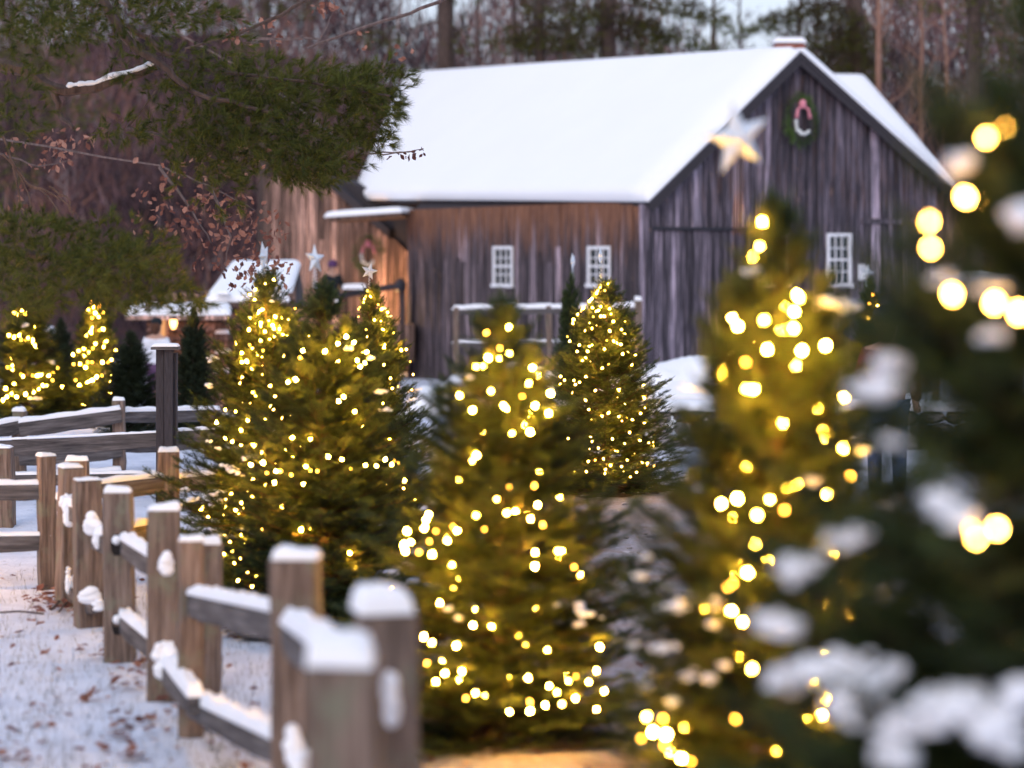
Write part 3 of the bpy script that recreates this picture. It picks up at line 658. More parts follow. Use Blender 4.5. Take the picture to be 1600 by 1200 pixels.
for u0, wpx, vt in ((250, 12, 546), (264, 13, 546), (272, 7, 552)):
    q = P(u0, vt, 23); b = MB(); zb = gz(q.x, 23)-.1; b.box((q.x-tp.location.x, .03*(u0 % 3), (q.z+zb)/2-tp.location.z), (wpx/FPX*23, .09, q.z-zb)); b.build('beam', M_trim, tp)
q = P(259, 544, 23)-Vector(tp.location)
MB().box(q, (.27, .2, .025)).build('cap_board', M_rail, tp)
s = MB().sheet((-.13, -.09, 0), (.13, -.09, 0), (.13, .09, 0), (-.13, .09, 0), .035, 6, 4).build('snow_cap', M_snow, tp, True); s.location = q+Vector((0, 0, .014))

# dusk lantern standing out of frame on the left whose warm light falls on the posts and snow
lt = thing('garden_lantern', 'low warm lantern standing in the snow beyond the left end of the rails', 'lantern', (-5.3, 17.2, gz(-5.3, 17.2)))
MB().tube([(0, 0, 0), (0, 0, 1.0)], .03, 8).build('pole', M_black, lt)
MB().blob((0, 0, 1.12), (.07, .07, .1), None, 10, 7, 0).build('lamp_globe', emit('lantern_glow', (1, .55, .2), 14), lt, True)
b = MB(); b.box((0, 0, 1.0), (.16, .16, .02)); b.box((0, 0, 1.25), (.2, .2, .03)); b.build('lantern_frame', M_black, lt)
ll = bpy.data.lights.new('lantern_light', 'POINT'); ll.energy = 420; ll.color = (1, .50, .19); ll.shadow_soft_size = .09
lo = bpy.data.objects.new('lantern_light', ll); C.objects.link(lo); lo.parent = lt; lo.location = (0, 0, 1.12)

# ------------------------------------------------------------------ barn
A = P(1010, 400, 52); B = P(1457, 400, 55.9); Cc = P(640, 400, 62.4)
ZB = -1.0
def zat(v, D): return CAMZ-(v-HOR)/FPX*D
z_eave = zat(312, 52)                    # top of side wall
barn = thing('barn', 'weathered grey-brown board barn with a thick snow-covered roof', 'building', (A.x, A.y, ZB))
bo = Vector(barn.location)
ux = (B-A); ux.z = 0; GW = ux.length; ux.normalize(); uy = (Cc-A); uy.z = 0; SL = uy.length; uy.normalize()
def Q(s, t, z): return Vector((A.x, A.y, 0))+ux*s+uy*t+Vector((0, 0, z))
def hit(u, t=0):   # distance along the gable seen at column u
    k = (u-800)/FPX; return (k*A.y-A.x)/(ux.x-k*ux.y)
def hits(u):
    k = (u-800)/FPX; return (k*A.y-A.x)/(uy.x-k*uy.y)
sR = hit(1240); Rk = Q(sR, 0, 0); z_ridge = zat(84, Rk.y)
z_eaveR = zat(276, Q(GW, 0, 0).y)
nrm_g = Vector((ux.y, -ux.x, 0)); nrm_s = Vector((-uy.y, uy.x, 0))
if nrm_g.y > 0: nrm_g = -nrm_g
if nrm_s.y > 0: nrm_s = -nrm_s
def gable_top(s): return z_eave+(z_ridge-z_eave)*s/sR if s < sR else z_ridge+(z_eaveR-z_ridge)*(s-sR)/(GW-sR)
def board(parent, pts, n, m, th=.028, name='board'):
    """pts: 4 world points (bl, br, tr, tl) of the outer face; n: outward normal"""
    o3 = Vector(parent.location); b = MB()
    f = [p+n*th-o3 for p in pts]; k = [p-o3 for p in pts]
    b.add(f+k, [(0, 1, 2, 3), (0, 4, 5, 1), (1, 5, 6, 2), (2, 6, 7, 3), (3, 7, 4, 0)]); return b.build(name, m, parent)
def wall(parent, Pf, L, zb, topf, n, m, openings, seed, wmin=.16, wmax=.27):
    g = random.Random(seed); xs = [0.0]
    edges = sorted({e for o in openings for e in (o[0], o[1])})
    while xs[-1] < L:
        nx = xs[-1]+g.uniform(wmin, wmax)
        for e in edges:
            if xs[-1] < e-1e-6 and nx > e-.08: nx = e; break
        xs.append(min(nx, L))
    for a, b in zip(xs, xs[1:]):
        if b-a < .02: continue
        mid = (a+b)/2; segs = [(zb, None)]
        ops = sorted([(o[2], o[3]) for o in openings if o[0]-1e-4 <= mid <= o[1]+1e-4])
        th = g.uniform(.022, .05); gap = g.uniform(.004, .014); z0 = zb+g.uniform(-.04, .0)
        tops = (topf(a+gap), topf(b-gap))
        cur = z0
        for lo_, hi_ in ops:
            if lo_ > cur+.02: board(parent, [Pf(a+gap, cur), Pf(b-gap, cur), Pf(b-gap, lo_), Pf(a+gap, lo_)], n, m, th)
            cur = hi_
        if g.random() < .25 and not ops and min(tops)-z0 > 3:   # some boards are butted from two lengths
            zs = z0+(min(tops)-z0)*g.uniform(.55, .8)
            board(parent, [Pf(a+gap, z0), Pf(b-gap, z0), Pf(b-gap, zs), Pf(a+gap, zs)], n, m, th)
            board(parent, [Pf(a+gap, zs+.008), Pf(b-gap, zs+.008), Pf(b-gap, tops[1]), Pf(a+gap, tops[0])], n, m, th+g.uniform(-.008, .008))
        else:
            board(parent, [Pf(a+gap, cur), Pf(b-gap, cur), Pf(b-gap, tops[1]), Pf(a+gap, tops[0])], n, m, th)
def wz(v, s, gab=True): return zat(v, (Q(s, 0, 0) if gab else Q(0, s, 0)).y)
# openings (s0,s1,z0,z1)
def win_open(u0, u1, v0, v1, gab):
    h = hit if gab else hits; s0, s1 = sorted((h(u0), h(u1))); m = (s0+s1)/2; return (s0, s1, wz(v1, m, gab), wz(v0, m, gab))
W1 = win_open(1291, 1327, 366, 446, True); W2 = win_open(1192, 1228, 366, 446, True)
W3 = win_open(774, 803, 386, 446, False); W4 = win_open(922, 956, 386, 446, False)
DZ = wz(357, hit(1095)); DOOR = (hit(1022), hit(1170), ZB+.15, DZ)
core = MB(); e = .06
c0 = [Q(e, e, ZB), Q(GW-e, e, ZB), Q(GW-e, e, z_eaveR-.05), Q(sR, e, z_ridge-.08), Q(e, e, z_eave-.05)]
c1 = [Q(e, SL-e, ZB), Q(GW-e, SL-e, ZB), Q(GW-e, SL-e, z_eaveR-.05), Q(sR, SL-e, z_ridge-.08), Q(e, SL-e, z_eave-.05)]
core.add([p-bo for p in c0+c1], [(0, 1, 2, 3, 4), (5, 9, 8, 7, 6), (0, 4, 9, 5), (1, 6, 7, 2) if False else (1, 6, 7, 2), (4, 3, 8, 9), (3, 2, 7, 8), (0, 5, 6, 1)])
core.build('wall', M_trim, barn)
wall(barn, lambda s, z: Q(s, 0, z), GW, ZB, lambda s: gable_top(s)-.02, nrm_g, M_gable, [W1, W2, DOOR], 5)
wall(barn, lambda s, z: Q(0, s, z), SL, ZB, lambda s: z_eave-.02, nrm_s, M_side, [W3, W4], 6)
# corner boards
for (p0, p1, zt, n, m) in ((Q(-.06, 0, 0), Q(.16, 0, 0), z_eave, nrm_g, M_gable), (Q(GW-.16, 0, 0), Q(GW+.06, 0, 0), z_eaveR-.05, nrm_g, M_gable), (Q(0, -.02, 0), Q(0, .18, 0), z_eave-.06, nrm_s, M_gable), (Q(0, SL-.2, 0), Q(0, SL, 0), z_eave-.06, nrm_s, M_side)):
    z = Vector((0, 0, 1)); board(barn, [p0+z*ZB, p1+z*ZB, p1+z*zt, p0+z*zt], n, m, .07, 'corner_board')
# big double door
dr = board(barn, [Q(DOOR[0], .03, DOOR[2]), Q(DOOR[1], .03, DOOR[2]), Q(DOOR[1], .03, DOOR[3]), Q(DOOR[0], .03, DOOR[3])], nrm_g, M_trim, .02, 'door')
gd = random.Random(8); s = DOOR[0]+.02
while s < DOOR[1]-.03:
    e2 = min(s+gd.uniform(.17, .25), DOOR[1]-.02); th = gd.uniform(.02, .035)
    b = MB(); f = [Q(s+.006, .01, DOOR[2]+.03), Q(e2-.006, .01, DOOR[2]+.03), Q(e2-.006, .01, DOOR[3]-.05), Q(s+.006, .01, DOOR[3]-.05)]
    b.add([p+nrm_g*th-bo for p in f]+[p-bo for p in f], [(0, 1, 2, 3), (0, 4, 5, 1), (1, 5, 6, 2), (2, 6, 7, 3), (3, 7, 4, 0)]); b.build('plank', M_gable, dr); s = e2
board(barn, [Q(DOOR[0]-.1, 0, DOOR[3]-.03), Q(DOOR[1]+.1, 0, DOOR[3]-.03), Q(DOOR[1]+.1, 0, DOOR[3]+.03), Q(DOOR[0]-.1, 0, DOOR[3]+.03)], nrm_g, M_black, .085, 'door_track')
board(barn, [Q(hit(1345), 0, wz(350, hit(1370))), Q(hit(1440), 0, wz(350, hit(1400))), Q(hit(1440), 0, wz(342, hit(1400))), Q(hit(1345), 0, wz(342, hit(1370)))], nrm_g, M_gable, .08, 'lintel')
def window(parent, Pf, n, op, th=.05, cols=3, rows=4):
    s0, s1, z0, z1 = op; o3 = Vector(parent.location); W = s1-s0; Hh = z1-z0
    def bar(mb, a0, a1, b0, b1, out, back=-.02):
        f = [Pf(a0, b0)+n*out-o3, Pf(a1, b0)+n*out-o3, Pf(a1, b1)+n*out-o3, Pf(a0, b1)+n*out-o3]; k = [q+n*(back-out) for q in f]
        mb.add(f+k, [(0, 1, 2, 3), (0, 4, 5, 1), (1, 5, 6, 2), (2, 6, 7, 3), (3, 7, 4, 0)])
    fr = MB(); t = .055
    bar(fr, s0-.02, s1+.02, z1-t, z1+.02, .075); bar(fr, s0-.05, s1+.05, z0-.05, z0+.04, .11)
    bar(fr, s0-.02, s0+t, z0+.04, z1-t, .075); bar(fr, s1-t, s1+.02, z0+.04, z1-t, .075)
    win = fr.build('window', M_paint, parent)
    zm = (z0+z1)/2; sash = MB()
    bar(sash, s0+t, s1-t, zm-.025, zm+.025, .065)
    cw = (W-2*t)/cols; half = (Hh-2*t)/rows
    for c in range(1, cols): bar(sash, s0+t+c*cw-.012, s0+t+c*cw+.012, z0+.04, zm-.025, .05); bar(sash, s0+t+c*cw-.012, s0+t+c*cw+.012, zm+.025, z1-t, .05)
    for r_ in (1, 3): 
        zz = z0+t+r_*half
        for c in range(cols): bar(sash, s0+t+c*cw+.017, s0+t+(c+1)*cw-.017, zz-.012, zz+.012, .048)
    sash.build('sash', M_paint, win)
    for r_ in range(rows):
        for c in range(cols):
            p = MB(); bar(p, s0+t+c*cw+.002, s0+t+(c+1)*cw-.002, z0+t+r_*half+.002, z0+t+(r_+1)*half-.002, .02, .005); p.build('pane', M_glass, win)
window(barn, lambda s, z: Q(s, 0, z), nrm_g, W1); window(barn, lambda s, z: Q(s, 0, z), nrm_g, W2)
window(barn, lambda s, z: Q(0, s, z), nrm_s, W3, cols=3); window(barn, lambda s, z: Q(0, s, z), nrm_s, W4, cols=3)
# roof: left plane, right plane, snow on both
slopeL = (Q(sR, 0, z_ridge)-Q(0, 0, z_eave)); 
def onplane(u, v, p0, n):
    o = Vector((0, 0, CAMZ)); d = Vector(((u-800)/FPX, 1, -(v-HOR)/FPX)); return o+d*((p0-o).dot(n)/d.dot(n))
OV = .28                                   # overhang in front of the gable
eA = Q(-.12, -OV, z_eave-.06); rA = Q(sR, -OV, z_ridge+.04); nL = (rA-eA).cross(uy).normalized()
if nL.z < 0: nL = -nL
eC = onplane(556, 312, eA, nL); rC = onplane(640, 118, eA, nL)
eA = eA; 
# keep the eave line straight and level with the near end
rb = MB(); th = .12
rb.add([p-bo for p in (eA, rA, rC, eC)]+[p-bo-nL*th for p in (eA, rA, rC, eC)], [(0, 1, 2, 3), (4, 7, 6, 5), (0, 4, 5, 1), (1, 5, 6, 2), (2, 6, 7, 3), (3, 7, 4, 0)])
rf = rb.build('roof', M_trim, barn)
sn = MB().sheet(eA-nL*.0, rA, rC, eC, .27, 26, 20, .02, seed=2); sn.v = [tuple(Vector(v)-bo) for v in sn.v]; sn.build('snow', M_roofsnow, rf, True)
eR = Q(GW+.42, -OV, z_eaveR-(z_ridge-z_eaveR)/(GW-sR)*.42); eRb = Q(GW+.42, SL, eR.z); rB2 = Q(sR, SL, z_ridge+.04); nR = (eR-rA).cross(uy).normalized()
if nR.z < 0: nR = -nR
rb = MB(); P4 = (rA+Vector((.004, 0, .003)), eR, eRb, rB2)
rb.add([p-bo for p in P4]+[p-bo-nR*th for p in P4], [(0, 1, 2, 3), (4, 7, 6, 5), (0, 4, 5, 1), (1, 5, 6, 2), (2, 6, 7, 3), (3, 7, 4, 0)])
rf2 = rb.build('roof', M_trim, barn)
sn = MB().sheet(*P4, .22, 20, 20, .02, seed=3); sn.v = [tuple(Vector(v)-bo) for v in sn.v]; sn.build('snow', M_roofsnow, rf2, True)
# dark rake boards under the snow along the gable
for p, q, nn in ((Q(-.15, 0, z_eave-.1), Q(sR, 0, z_ridge+.02), nL), (Q(sR, 0, z_ridge+.02), eR+uy*OV, nR)):
    pp, qq = p-uy*(OV-.02), q-uy*(OV-.02); dn = -nn*.24
    b = MB(); b.add([x-bo for x in (pp+dn, qq+dn, qq-nn*.02, pp-nn*.02)]+[x-bo+uy*.04 for x in (pp+dn, qq+dn, qq-nn*.02, pp-nn*.02)], [(0, 1, 2, 3), (4, 7, 6, 5), (0, 4, 5, 1), (1, 5, 6, 2), (2, 6, 7, 3), (3, 7, 4, 0)]); b.build('rake_board', M_trim, barn)
# chimney of single bricks with a snow cap
cc = Q(sR+.1, 1.2, 0); cD = cc.y; cc.x = (1232-800)/FPX*cD; cw = 44/FPX*cD; zc1 = zat(69, cD); zc0 = z_ridge-.9
ch = MB().box((cc-bo)+Vector((0, 0, (zc0+zc1)/2-.01)), (cw-.03, cw-.03, zc1-zc0-.02)).build('chimney', M_mortar, barn)
z = zc0; row = 0; bsrc = None
while z < zc1-.04:
    for side in range(4):
        dx, dy = ((0, -1), (1, 0), (0, 1), (-1, 0))[side]; nb = 3
        for k in range(nb):
            o_ = (k-1+(.25 if row % 2 else -.25)*.0)*cw/nb
            px = cc.x-bo.x+(dx*cw/2 if dx else o_); py = cc.y-bo.y+(dy*cw/2 if dy else o_)
            if bsrc is None: bq = MB().box((0, 0, 0), (cw/nb-.012, .03, .062)).build('brick', M_brick, ch); bsrc = bq.data
            else: bq = bpy.data.objects.new('brick', bsrc); C.objects.link(bq); bq.parent = ch
            bq.location = (px, py, z-bo.z+.035); bq.rotation_euler = (0, 0, 0 if dy else PI/2)
    z += .075; row += 1
sq = cw/2+.05; sn = MB().sheet((-sq, -sq, 0), (sq, -sq, 0), (sq, sq, 0), (-sq, sq, 0), .15, 8, 8, .08, seed=9).build('snow_cap', M_snow, ch, True); sn.location = cc-bo+Vector((0, 0, zc1))
# notice and wreaths on the walls
nb_ = thing('notice', 'small white notice fixed to the barn wall right of the gable window', 'notice', Q(hit(1345), 0, wz(425, hit(1345)))+nrm_g*.07)
b = MB(); hw, hh = 7.5/FPX*55, 12.5/FPX*55; b.box((0, 0, 0), (hw*2, .02, hh*2)); b.build('board', M_notice, nb_); nb_.rotation_euler.z = math.atan2(ux.y, ux.x)
def wreath(loc, rz, rx, rzz, label, seed):
    t = thing('wreath', label, 'wreath', loc, rz, None); g = random.Random(seed); T = []; tn = []
    for k in range(420):
        a = g.uniform(0, 2*PI); q = g.gauss(0, .20); c = Vector((math.cos(a)*rx*(.78+q*.6), -.06+g.uniform(-.05, .03), math.sin(a)*rzz*(.78+q*.6)))
        d = Vector((math.cos(a+g.uniform(.2, 1.6)), g.uniform(-.5, .1), math.sin(a+g.uniform(.2, 1.6))))
        Aa, tt = SPR[k % 6]; T.append(Aa[::3] @ (np.array(rot_to(d, 0), dtype=np.float32)*1.25).T+np.array(c, dtype=np.float32)); tn.append(tt[::3])
    o = soup('greenery', np.concatenate(T), M_wreath, t, np.concatenate(tn))
    b = MB(); b.blob((0, -.13, rzz*.62), (.10, .06, .11), None, 10, 6, .1, g)
    for sg in (-1, 1): b.tube([(sg*.03, -.13, rzz*.55), (sg*rx*.32, -.16, rzz*.42), (sg*rx*.42, -.16, rzz*.08)], [.02, .03, .045], 6)
    b.build('ribbon_bow', M_ribbon, t, True)
    b = MB()
    for k in range(13):
        a = PI*1.0+PI*.72*k/12; b.blob((math.cos(a)*rx*.48+g.uniform(-.02, .02), -.16, math.sin(a)*rzz*.52+g.uniform(-.02, .02)), (.042, .04, .04), None, 7, 5, .2, g)
    b.build('flowers', M_flower, t, True)
s = hit(1245); wreath(Q(s, 0, wz(189, s))+nrm_g*.1, math.atan2(ux.y, ux.x), .46, .62, 'oval green wreath with pink bow and white flowers high on the barn gable', 1)

# second snowy roof behind the barn on the right
b2 = thing('shed', 'second building behind the barn at right, its snowy roof ending in a slant', 'building', P(1380, 600, 66)); o2 = Vector(b2.location)
q = [P(1150, 296, 64), P(1500, 296, 64), P(1350, 124, 70), P(1150, 124, 70)]
n2 = (q[1]-q[0]).cross(q[3]-q[0]).normalized(); n2 = n2 if n2.z > 0 else -n2
b = MB(); b.add([p-o2 for p in q]+[p-o2-n2*.12 for p in q], [(0, 1, 2, 3), (4, 7, 6, 5), (0, 4, 5, 1), (1, 5, 6, 2), (2, 6, 7, 3), (3, 7, 4, 0)]); rr_ = b.build('roof', M_trim, b2)
sn = MB().sheet(*q, .3, 14, 14, .04, seed=12); sn.v = [tuple(Vector(v)-o2) for v in sn.v]; sn.build('snow', M_roofsnow, rr_, True)
b = MB(); b.box(P(1330, 400, 67)-o2+Vector((0, 0, -.85)), (5.2, 4.6, 5.2)); b.build('wall', M_wing, b2)

# brown house wing on the left, with canopy and warm porch light
wg = thing('house', 'brown vertical-board house wing beyond the barn, its porch lit warm', 'building', P(540, 600, 66)); wo3 = Vector(wg.location)
WA, WB = P(415, 400, 67), P(668, 400, 64.5); dx_ = (WB-WA); WL = dx_.length; dxn = dx_.normalized(); nW = Vector((dxn.y, -dxn.x, 0)); nW = nW if nW.y < 0 else -nW
def WF(s, z): return Vector((WA.x, WA.y, 0))+dxn*s+Vector((0, 0, z))
def wtop(s):
    u = 415+(668-415)*s/WL; return zat(275+max(0, (u-520))*1.05 if u > 520 else 275+(520-u)*.0, 65)-.0 if u <= 520 else zat(275+(u-520)*1.0, 65)
zc_ = ZB
b = MB(); pts = [WF(0, zc_), WF(WL, zc_), WF(WL, wtop(WL*.6)), WF(WL*.41, wtop(WL*.41)), WF(0, wtop(0))]
b.add([p-wo3-nW*.05 for p in pts]+[p-wo3-nW*3 for p in pts], [(0, 1, 2, 3, 4), (5, 9, 8, 7, 6), (1, 6, 7, 2), (0, 4, 9, 5), (2, 7, 8, 3), (3, 8, 9, 4)]); b.build('wall', M_trim, wg)
wall(wg, WF, WL, ZB, wtop, nW, M_wing, [], 17, .2, .34)
a0, a1 = WF(WL*.38, wtop(WL*.41)+.16)+nW*.3, WF(WL*.80, wtop(WL*.78)+.16)+nW*.3
b = MB(); b.add([x-wo3 for x in (a0, a1, a1-Vector((0, 0, .25)), a0-Vector((0, 0, .25)))]+[x-wo3-nW*.35 for x in (a0, a1, a1-Vector((0, 0, .25)), a0-Vector((0, 0, .25)))], [(0, 3, 2, 1), (4, 5, 6, 7), (0, 1, 5, 4), (2, 3, 7, 6), (1, 2, 6, 5), (0, 4, 7, 3)]); b.build('rake_board', M_trim, wg)
# porch canopy, posts, rail, deck
pc0, pc1 = P(506, 340, 61.8), P(628, 332, 61.2)
b = MB(); bk = Vector((.35, 2.6, 0)); th_ = Vector((0, 0, .1))
b.add([x-wo3 for x in (pc0, pc1, pc1+bk, pc0+bk)]+[x-wo3-th_ for x in (pc0, pc1, pc1+bk, pc0+bk)], [(0, 1, 2, 3), (4, 7, 6, 5), (0, 4, 5, 1), (1, 5, 6, 2), (2, 6, 7, 3), (3, 7, 4, 0)]); cn = b.build('porch_canopy', M_wing, wg)
sn = MB().sheet(pc0+th_*.02, pc1+th_*.02, pc1+bk, pc0+bk, .17, 14, 8, .05, seed=19); sn.v = [tuple(Vector(v)-wo3) for v in sn.v]; sn.build('snow', M_roofsnow, cn, True)
pr = P(585, 452, 61.5)-wo3
b = MB(); q0, q1 = P(530, 462, 61.5)-wo3, P(626, 446, 61.5)-wo3; b.tube([q0, q1], .09, 6); b.blob(q1, (.16, .16, .2), None, 8, 6, .05); b.build('porch_rail', M_black, wg)
b = MB(); q0 = P(628, 452, 61.6)-wo3; b.box((q0.x, q0.y, q0.z-1.1), (.16, .16, 2.2)); b.build('porch_post', M_trim, wg)
b = MB(); q0 = P(575, 505, 62.5)-wo3; b.box((q0.x, q0.y, q0.z-.5), (2.6, 2.2, 1.0)); b.build('porch_deck', M_wing, wg)
s = MB().sheet((-.35, -.08, 0), (.28, -.08, 0), (.28, .08, 0), (-.35, .08, 0), .13, 8, 4).build('snow', M_snow, wg, True); s.location = P(556, 452, 61.3)-wo3
wreath(P(576, 398, 63.6), 0, .42, .5, 'wreath with pink and cream bow on the warm-lit porch wall', 2)
pl_ = thing('porch_lamp', 'small warm lamp on the porch, mostly behind the half hidden fir', 'lamp', P(592, 478, 63.6))
MB().tube([(0, 0, .1), (0, 0, -.02)], .02, 6).build('stem', M_black, pl_); MB().blob((0, 0, -.1), (.045, .045, .06), None, 8, 6, 0).build('globe', emit('porch_lamp_glow', (1, .55, .22), 3), pl_, True)
def plight(loc, e, col, par=None, r=.1):
    l = bpy.data.lights.new('lamp_light', 'POINT'); l.energy = e; l.color = col; l.shadow_soft_size = r
    o = bpy.data.objects.new('lamp_light', l); C.objects.link(o); o.location = loc; o.parent = par; return o
plight((0, 0, -.1), 190, (1, .55, .22), pl_)

# small cabin far left with stepped snow roofs and a lit window
cb = thing('cabin', 'small lit log cabin at left with two stepped snowy roofs', 'building', P(350, 600, 46)); oc = Vector(cb.location)
q = [P(318, 472, 45), P(452, 472, 45), P(470, 414, 48), P(362, 414, 48)]
b = MB(); b.add([p-oc for p in q]+[p-oc-Vector((0, 0, .1)) for p in q], [(0, 1, 2, 3), (4, 7, 6, 5), (0, 4, 5, 1), (1, 5, 6, 2), (2, 6, 7, 3), (3, 7, 4, 0)]); r1 = b.build('roof', M_wing, cb)
sn = MB().sheet(*q, .14, 14, 8, .06, seed=31); sn.v = [tuple(Vector(v)-oc) for v in sn.v]; sn.build('snow', M_roofsnow, r1, True)
q = [P(196, 493, 43.5), P(360, 493, 43.5), P(362, 480, 45.5), P(200, 480, 45.5)]
b = MB(); b.add([p-oc for p in q]+[p-oc-Vector((0, 0, .08)) for p in q], [(0, 1, 2, 3), (4, 7, 6, 5), (0, 4, 5, 1), (1, 5, 6, 2), (2, 6, 7, 3), (3, 7, 4, 0)]); r2 = b.build('roof', M_wing, cb)
sn = MB().sheet(*q, .13, 14, 6, .1, seed=32); sn.v = [tuple(Vector(v)-oc) for v in sn.v]; sn.build('snow', M_roofsnow, r2, True)
zl, k = -.6, 0
while zl < 1.75:
    y0 = 45.2; xa, xb = (230-800)/FPX*y0, (462-800)/FPX*y0
    hl = .19
    b = MB(); b.tube([(xa-oc.x, y0-oc.y, zl-oc.z), (xb-oc.x, y0-oc.y, zl-oc.z)], hl*.55, 8); b.build('log', M_wing, cb)
    if zl > .1 and k % 2 == 0:
        x1, x2 = (336-800)/FPX*44.8, (358-800)/FPX*44.8; s = MB().sheet((x1, 44.75, 0), (x2, 44.75, 0), (x2, 45.05, 0), (x1, 45.05, 0), .07, 6, 4).build('snow', M_snow, cb, True); s.location = (-oc.x, -oc.y, zl-oc.z+.07)
    zl += hl; k += 1
gx = P(468, 440, 46.5); b = MB(); f = [P(464, 480, 45.3), P(468, 418, 47.8), P(478, 480, 47.8)]
b.add([x-oc for x in f]+[x-oc-Vector((.05, 0, 0)) for x in f], [(0, 1, 2), (3, 5, 4), (0, 3, 4, 1), (1, 4, 5, 2)]); b.build('gable_wall', M_trim, cb)
b = MB(); q0 = P(252, 508, 44.9)-oc; b.box(q0, (.16, .04, .5)); wn = b.build('window', emit('lit_window', (1, .45, .18), .5), cb)
b = MB(); b.box(q0+Vector((-.11, -.02, 0)), (.05, .05, .56)); b.box(q0+Vector((.11, -.02, 0)), (.05, .05, .56)); b.box(q0+Vector((0, -.02, .28)), (.27, .05, .05)); b.box(q0+Vector((0, -.02, -.28)), (.27, .05, .05)); b.build('frame', M_wing, wn)
cl = thing('wall_lantern', 'bright oval lantern on the log cabin wall at left', 'lantern', P(271, 504, 44.6))
MB().blob((0, 0, 0), (.07, .07, .13), None, 10, 7, 0).build('globe', emit('cabin_lamp_glow', (1, .5, .15), 4), cl, True); MB().box((0, .04, .18), (.16, .14, .03)).build('hood', M_black, cl)
plight((0, -.25, -.05), 7, (1, .5, .22), cl)

# rail fence against the barn side, and one right of the barn
f4 = thing('rail_fence', 'snow-topped rail fence standing before the barn side wall', 'fence', P(850, 560, 47)); 
add_post(f4, 998, 470, 47, 12, 0, .15, 41, .1); add_post(f4, 712, 480, 47, 9, 0, .13, 42, .05); add_post(f4, 860, 478, 47, 10, 0, .13, 43, .07)
add_rail(f4, P(705, 488, 47), P(1000, 484, 47), .12, .12, .09, 41); add_rail(f4, P(705, 539, 47), P(1000, 537, 47), .1, .1, .05, 42)
f5 = thing('rail_fence', 'snow-topped rail fence running right from the barn corner', 'fence', P(1520, 520, 50))
add_post(f5, 1462, 442, 50, 12, 0, .15, 45, .08); add_post(f5, 1590, 442, 50, 12, 0, .15, 46, .08)
add_rail(f5, P(1455, 442, 50), P(1660, 442, 50), .14, .16, .14, 45); add_rail(f5, P(1455, 500, 50), P(1660, 500, 50), .12, .12, .08, 46)
# stone wall of single stones, snow bench, mounds
sw = thing('stone_wall', 'low dry stone wall with snow on top behind the gravel path', 'wall', P(1150, 700, 30)); so_ = Vector(sw.location); gs = random.Random(9)
for row in range(3):
    x = P(800, 0, 30).x
    while x < P(1560, 0, 30).x:
        wd = gs.uniform(.18, .5); hh = gs.uniform(.13, .2); zc = gz(x, 30)+.07+row*.155
        o = MB().blob((0, 0, 0), (wd/2*1.08, .2, hh/2*1.15), Matrix.Rotation(gs.uniform(-.12, .12), 3, 'Y'), 8, 5, .16, gs).build('stone', M_stone, sw)
        o.location = Vector((x+wd/2, 30+gs.uniform(-.04, .04)+(.1*row), zc))-so_; x += wd
a, b_ = P(800, 655, 30.3), P(1560, 655, 30.3)
s = MB().sheet((a.x, 29.98, 0), (b_.x, 29.98, 0), (b_.x, 30.7, 0), (a.x, 30.7, 0), .11, 60, 6, .2, seed=44).build('snow', M_snow, sw, True); s.location = Vector((0, 0, gz(0, 30)+.47))-so_
bn = thing('garden_bench', 'low plank bench with two strips of snow on the stone wall', 'bench', P(1085, 640, 31)); ob = Vector(bn.location)
for v, D in ((622, 31.6), (640, 31.0)):
    a, b_ = P(1012, v+6, D), P(1200, v+6, D); o = MB().box(((a+b_)/2-ob), ((b_-a).length, .26, .05)).build('plank', M_rail, bn)
    s = MB().sheet((a.x-ob.x, a.y-ob.y-.13, 0), (b_.x-ob.x, a.y-ob.y-.13, 0), (b_.x-ob.x, a.y-ob.y+.13, 0), (a.x-ob.x, a.y-ob.y+.13, 0), .09, 20, 5, .2, seed=int(v)).build('snow', M_snow, o, True); s.location = (0, 0, a.z-ob.z+.026)
for u in (1025, 1185):
    a = P(u, 646, 31.3)-ob; MB().box((a.x, a.y, a.z-.18), (.08, .7, .34)).build('leg', M_rail, bn)
def mound(name, u, v, D, rx, ry, rz, seed, label):
    g = random.Random(seed); c = P(u, v, D); b = MB(); n, mN = 28, 14; V = []; ph = [g.uniform(0, 6) for _ in range(4)]
    zg = gz(c.x, D)-.1; top = c.z-zg
    for j in range(mN+1):
        for i in range(n+1):
            x, y = i/n*2-1, j/mN*2-1; e = max(0, 1-x**6)**.5*max(0, 1-y**4)**.5
            V.append((x*rx, y*ry, top*e*(.80+.09*math.sin(x*5+ph[0])+.07*math.sin(x*11+y*5+ph[1])+.03*math.sin(x*23+y*9+ph[2]))))
    b.add(V, [(j*(n+1)+i, j*(n+1)+i+1, (j+1)*(n+1)+i+1, (j+1)*(n+1)+i) for j in range(mN) for i in range(n)])
    o = b.build(name, M_snow, None, True, 'structure'); o.location = (c.x, D, zg); return o
mound('snow_bank', 1090, 549, 42, 1.9, 1.2, 0, 3, '')
mound('snow_bank', 800, 560, 45, 1.5, .8, 0, 4, '')
mound('snow_bank', 690, 600, 40, .7, .8, 0, 5, '')
mound('snow_bank', 1120, 592, 36, 1.1, 1.2, 0, 6, '')

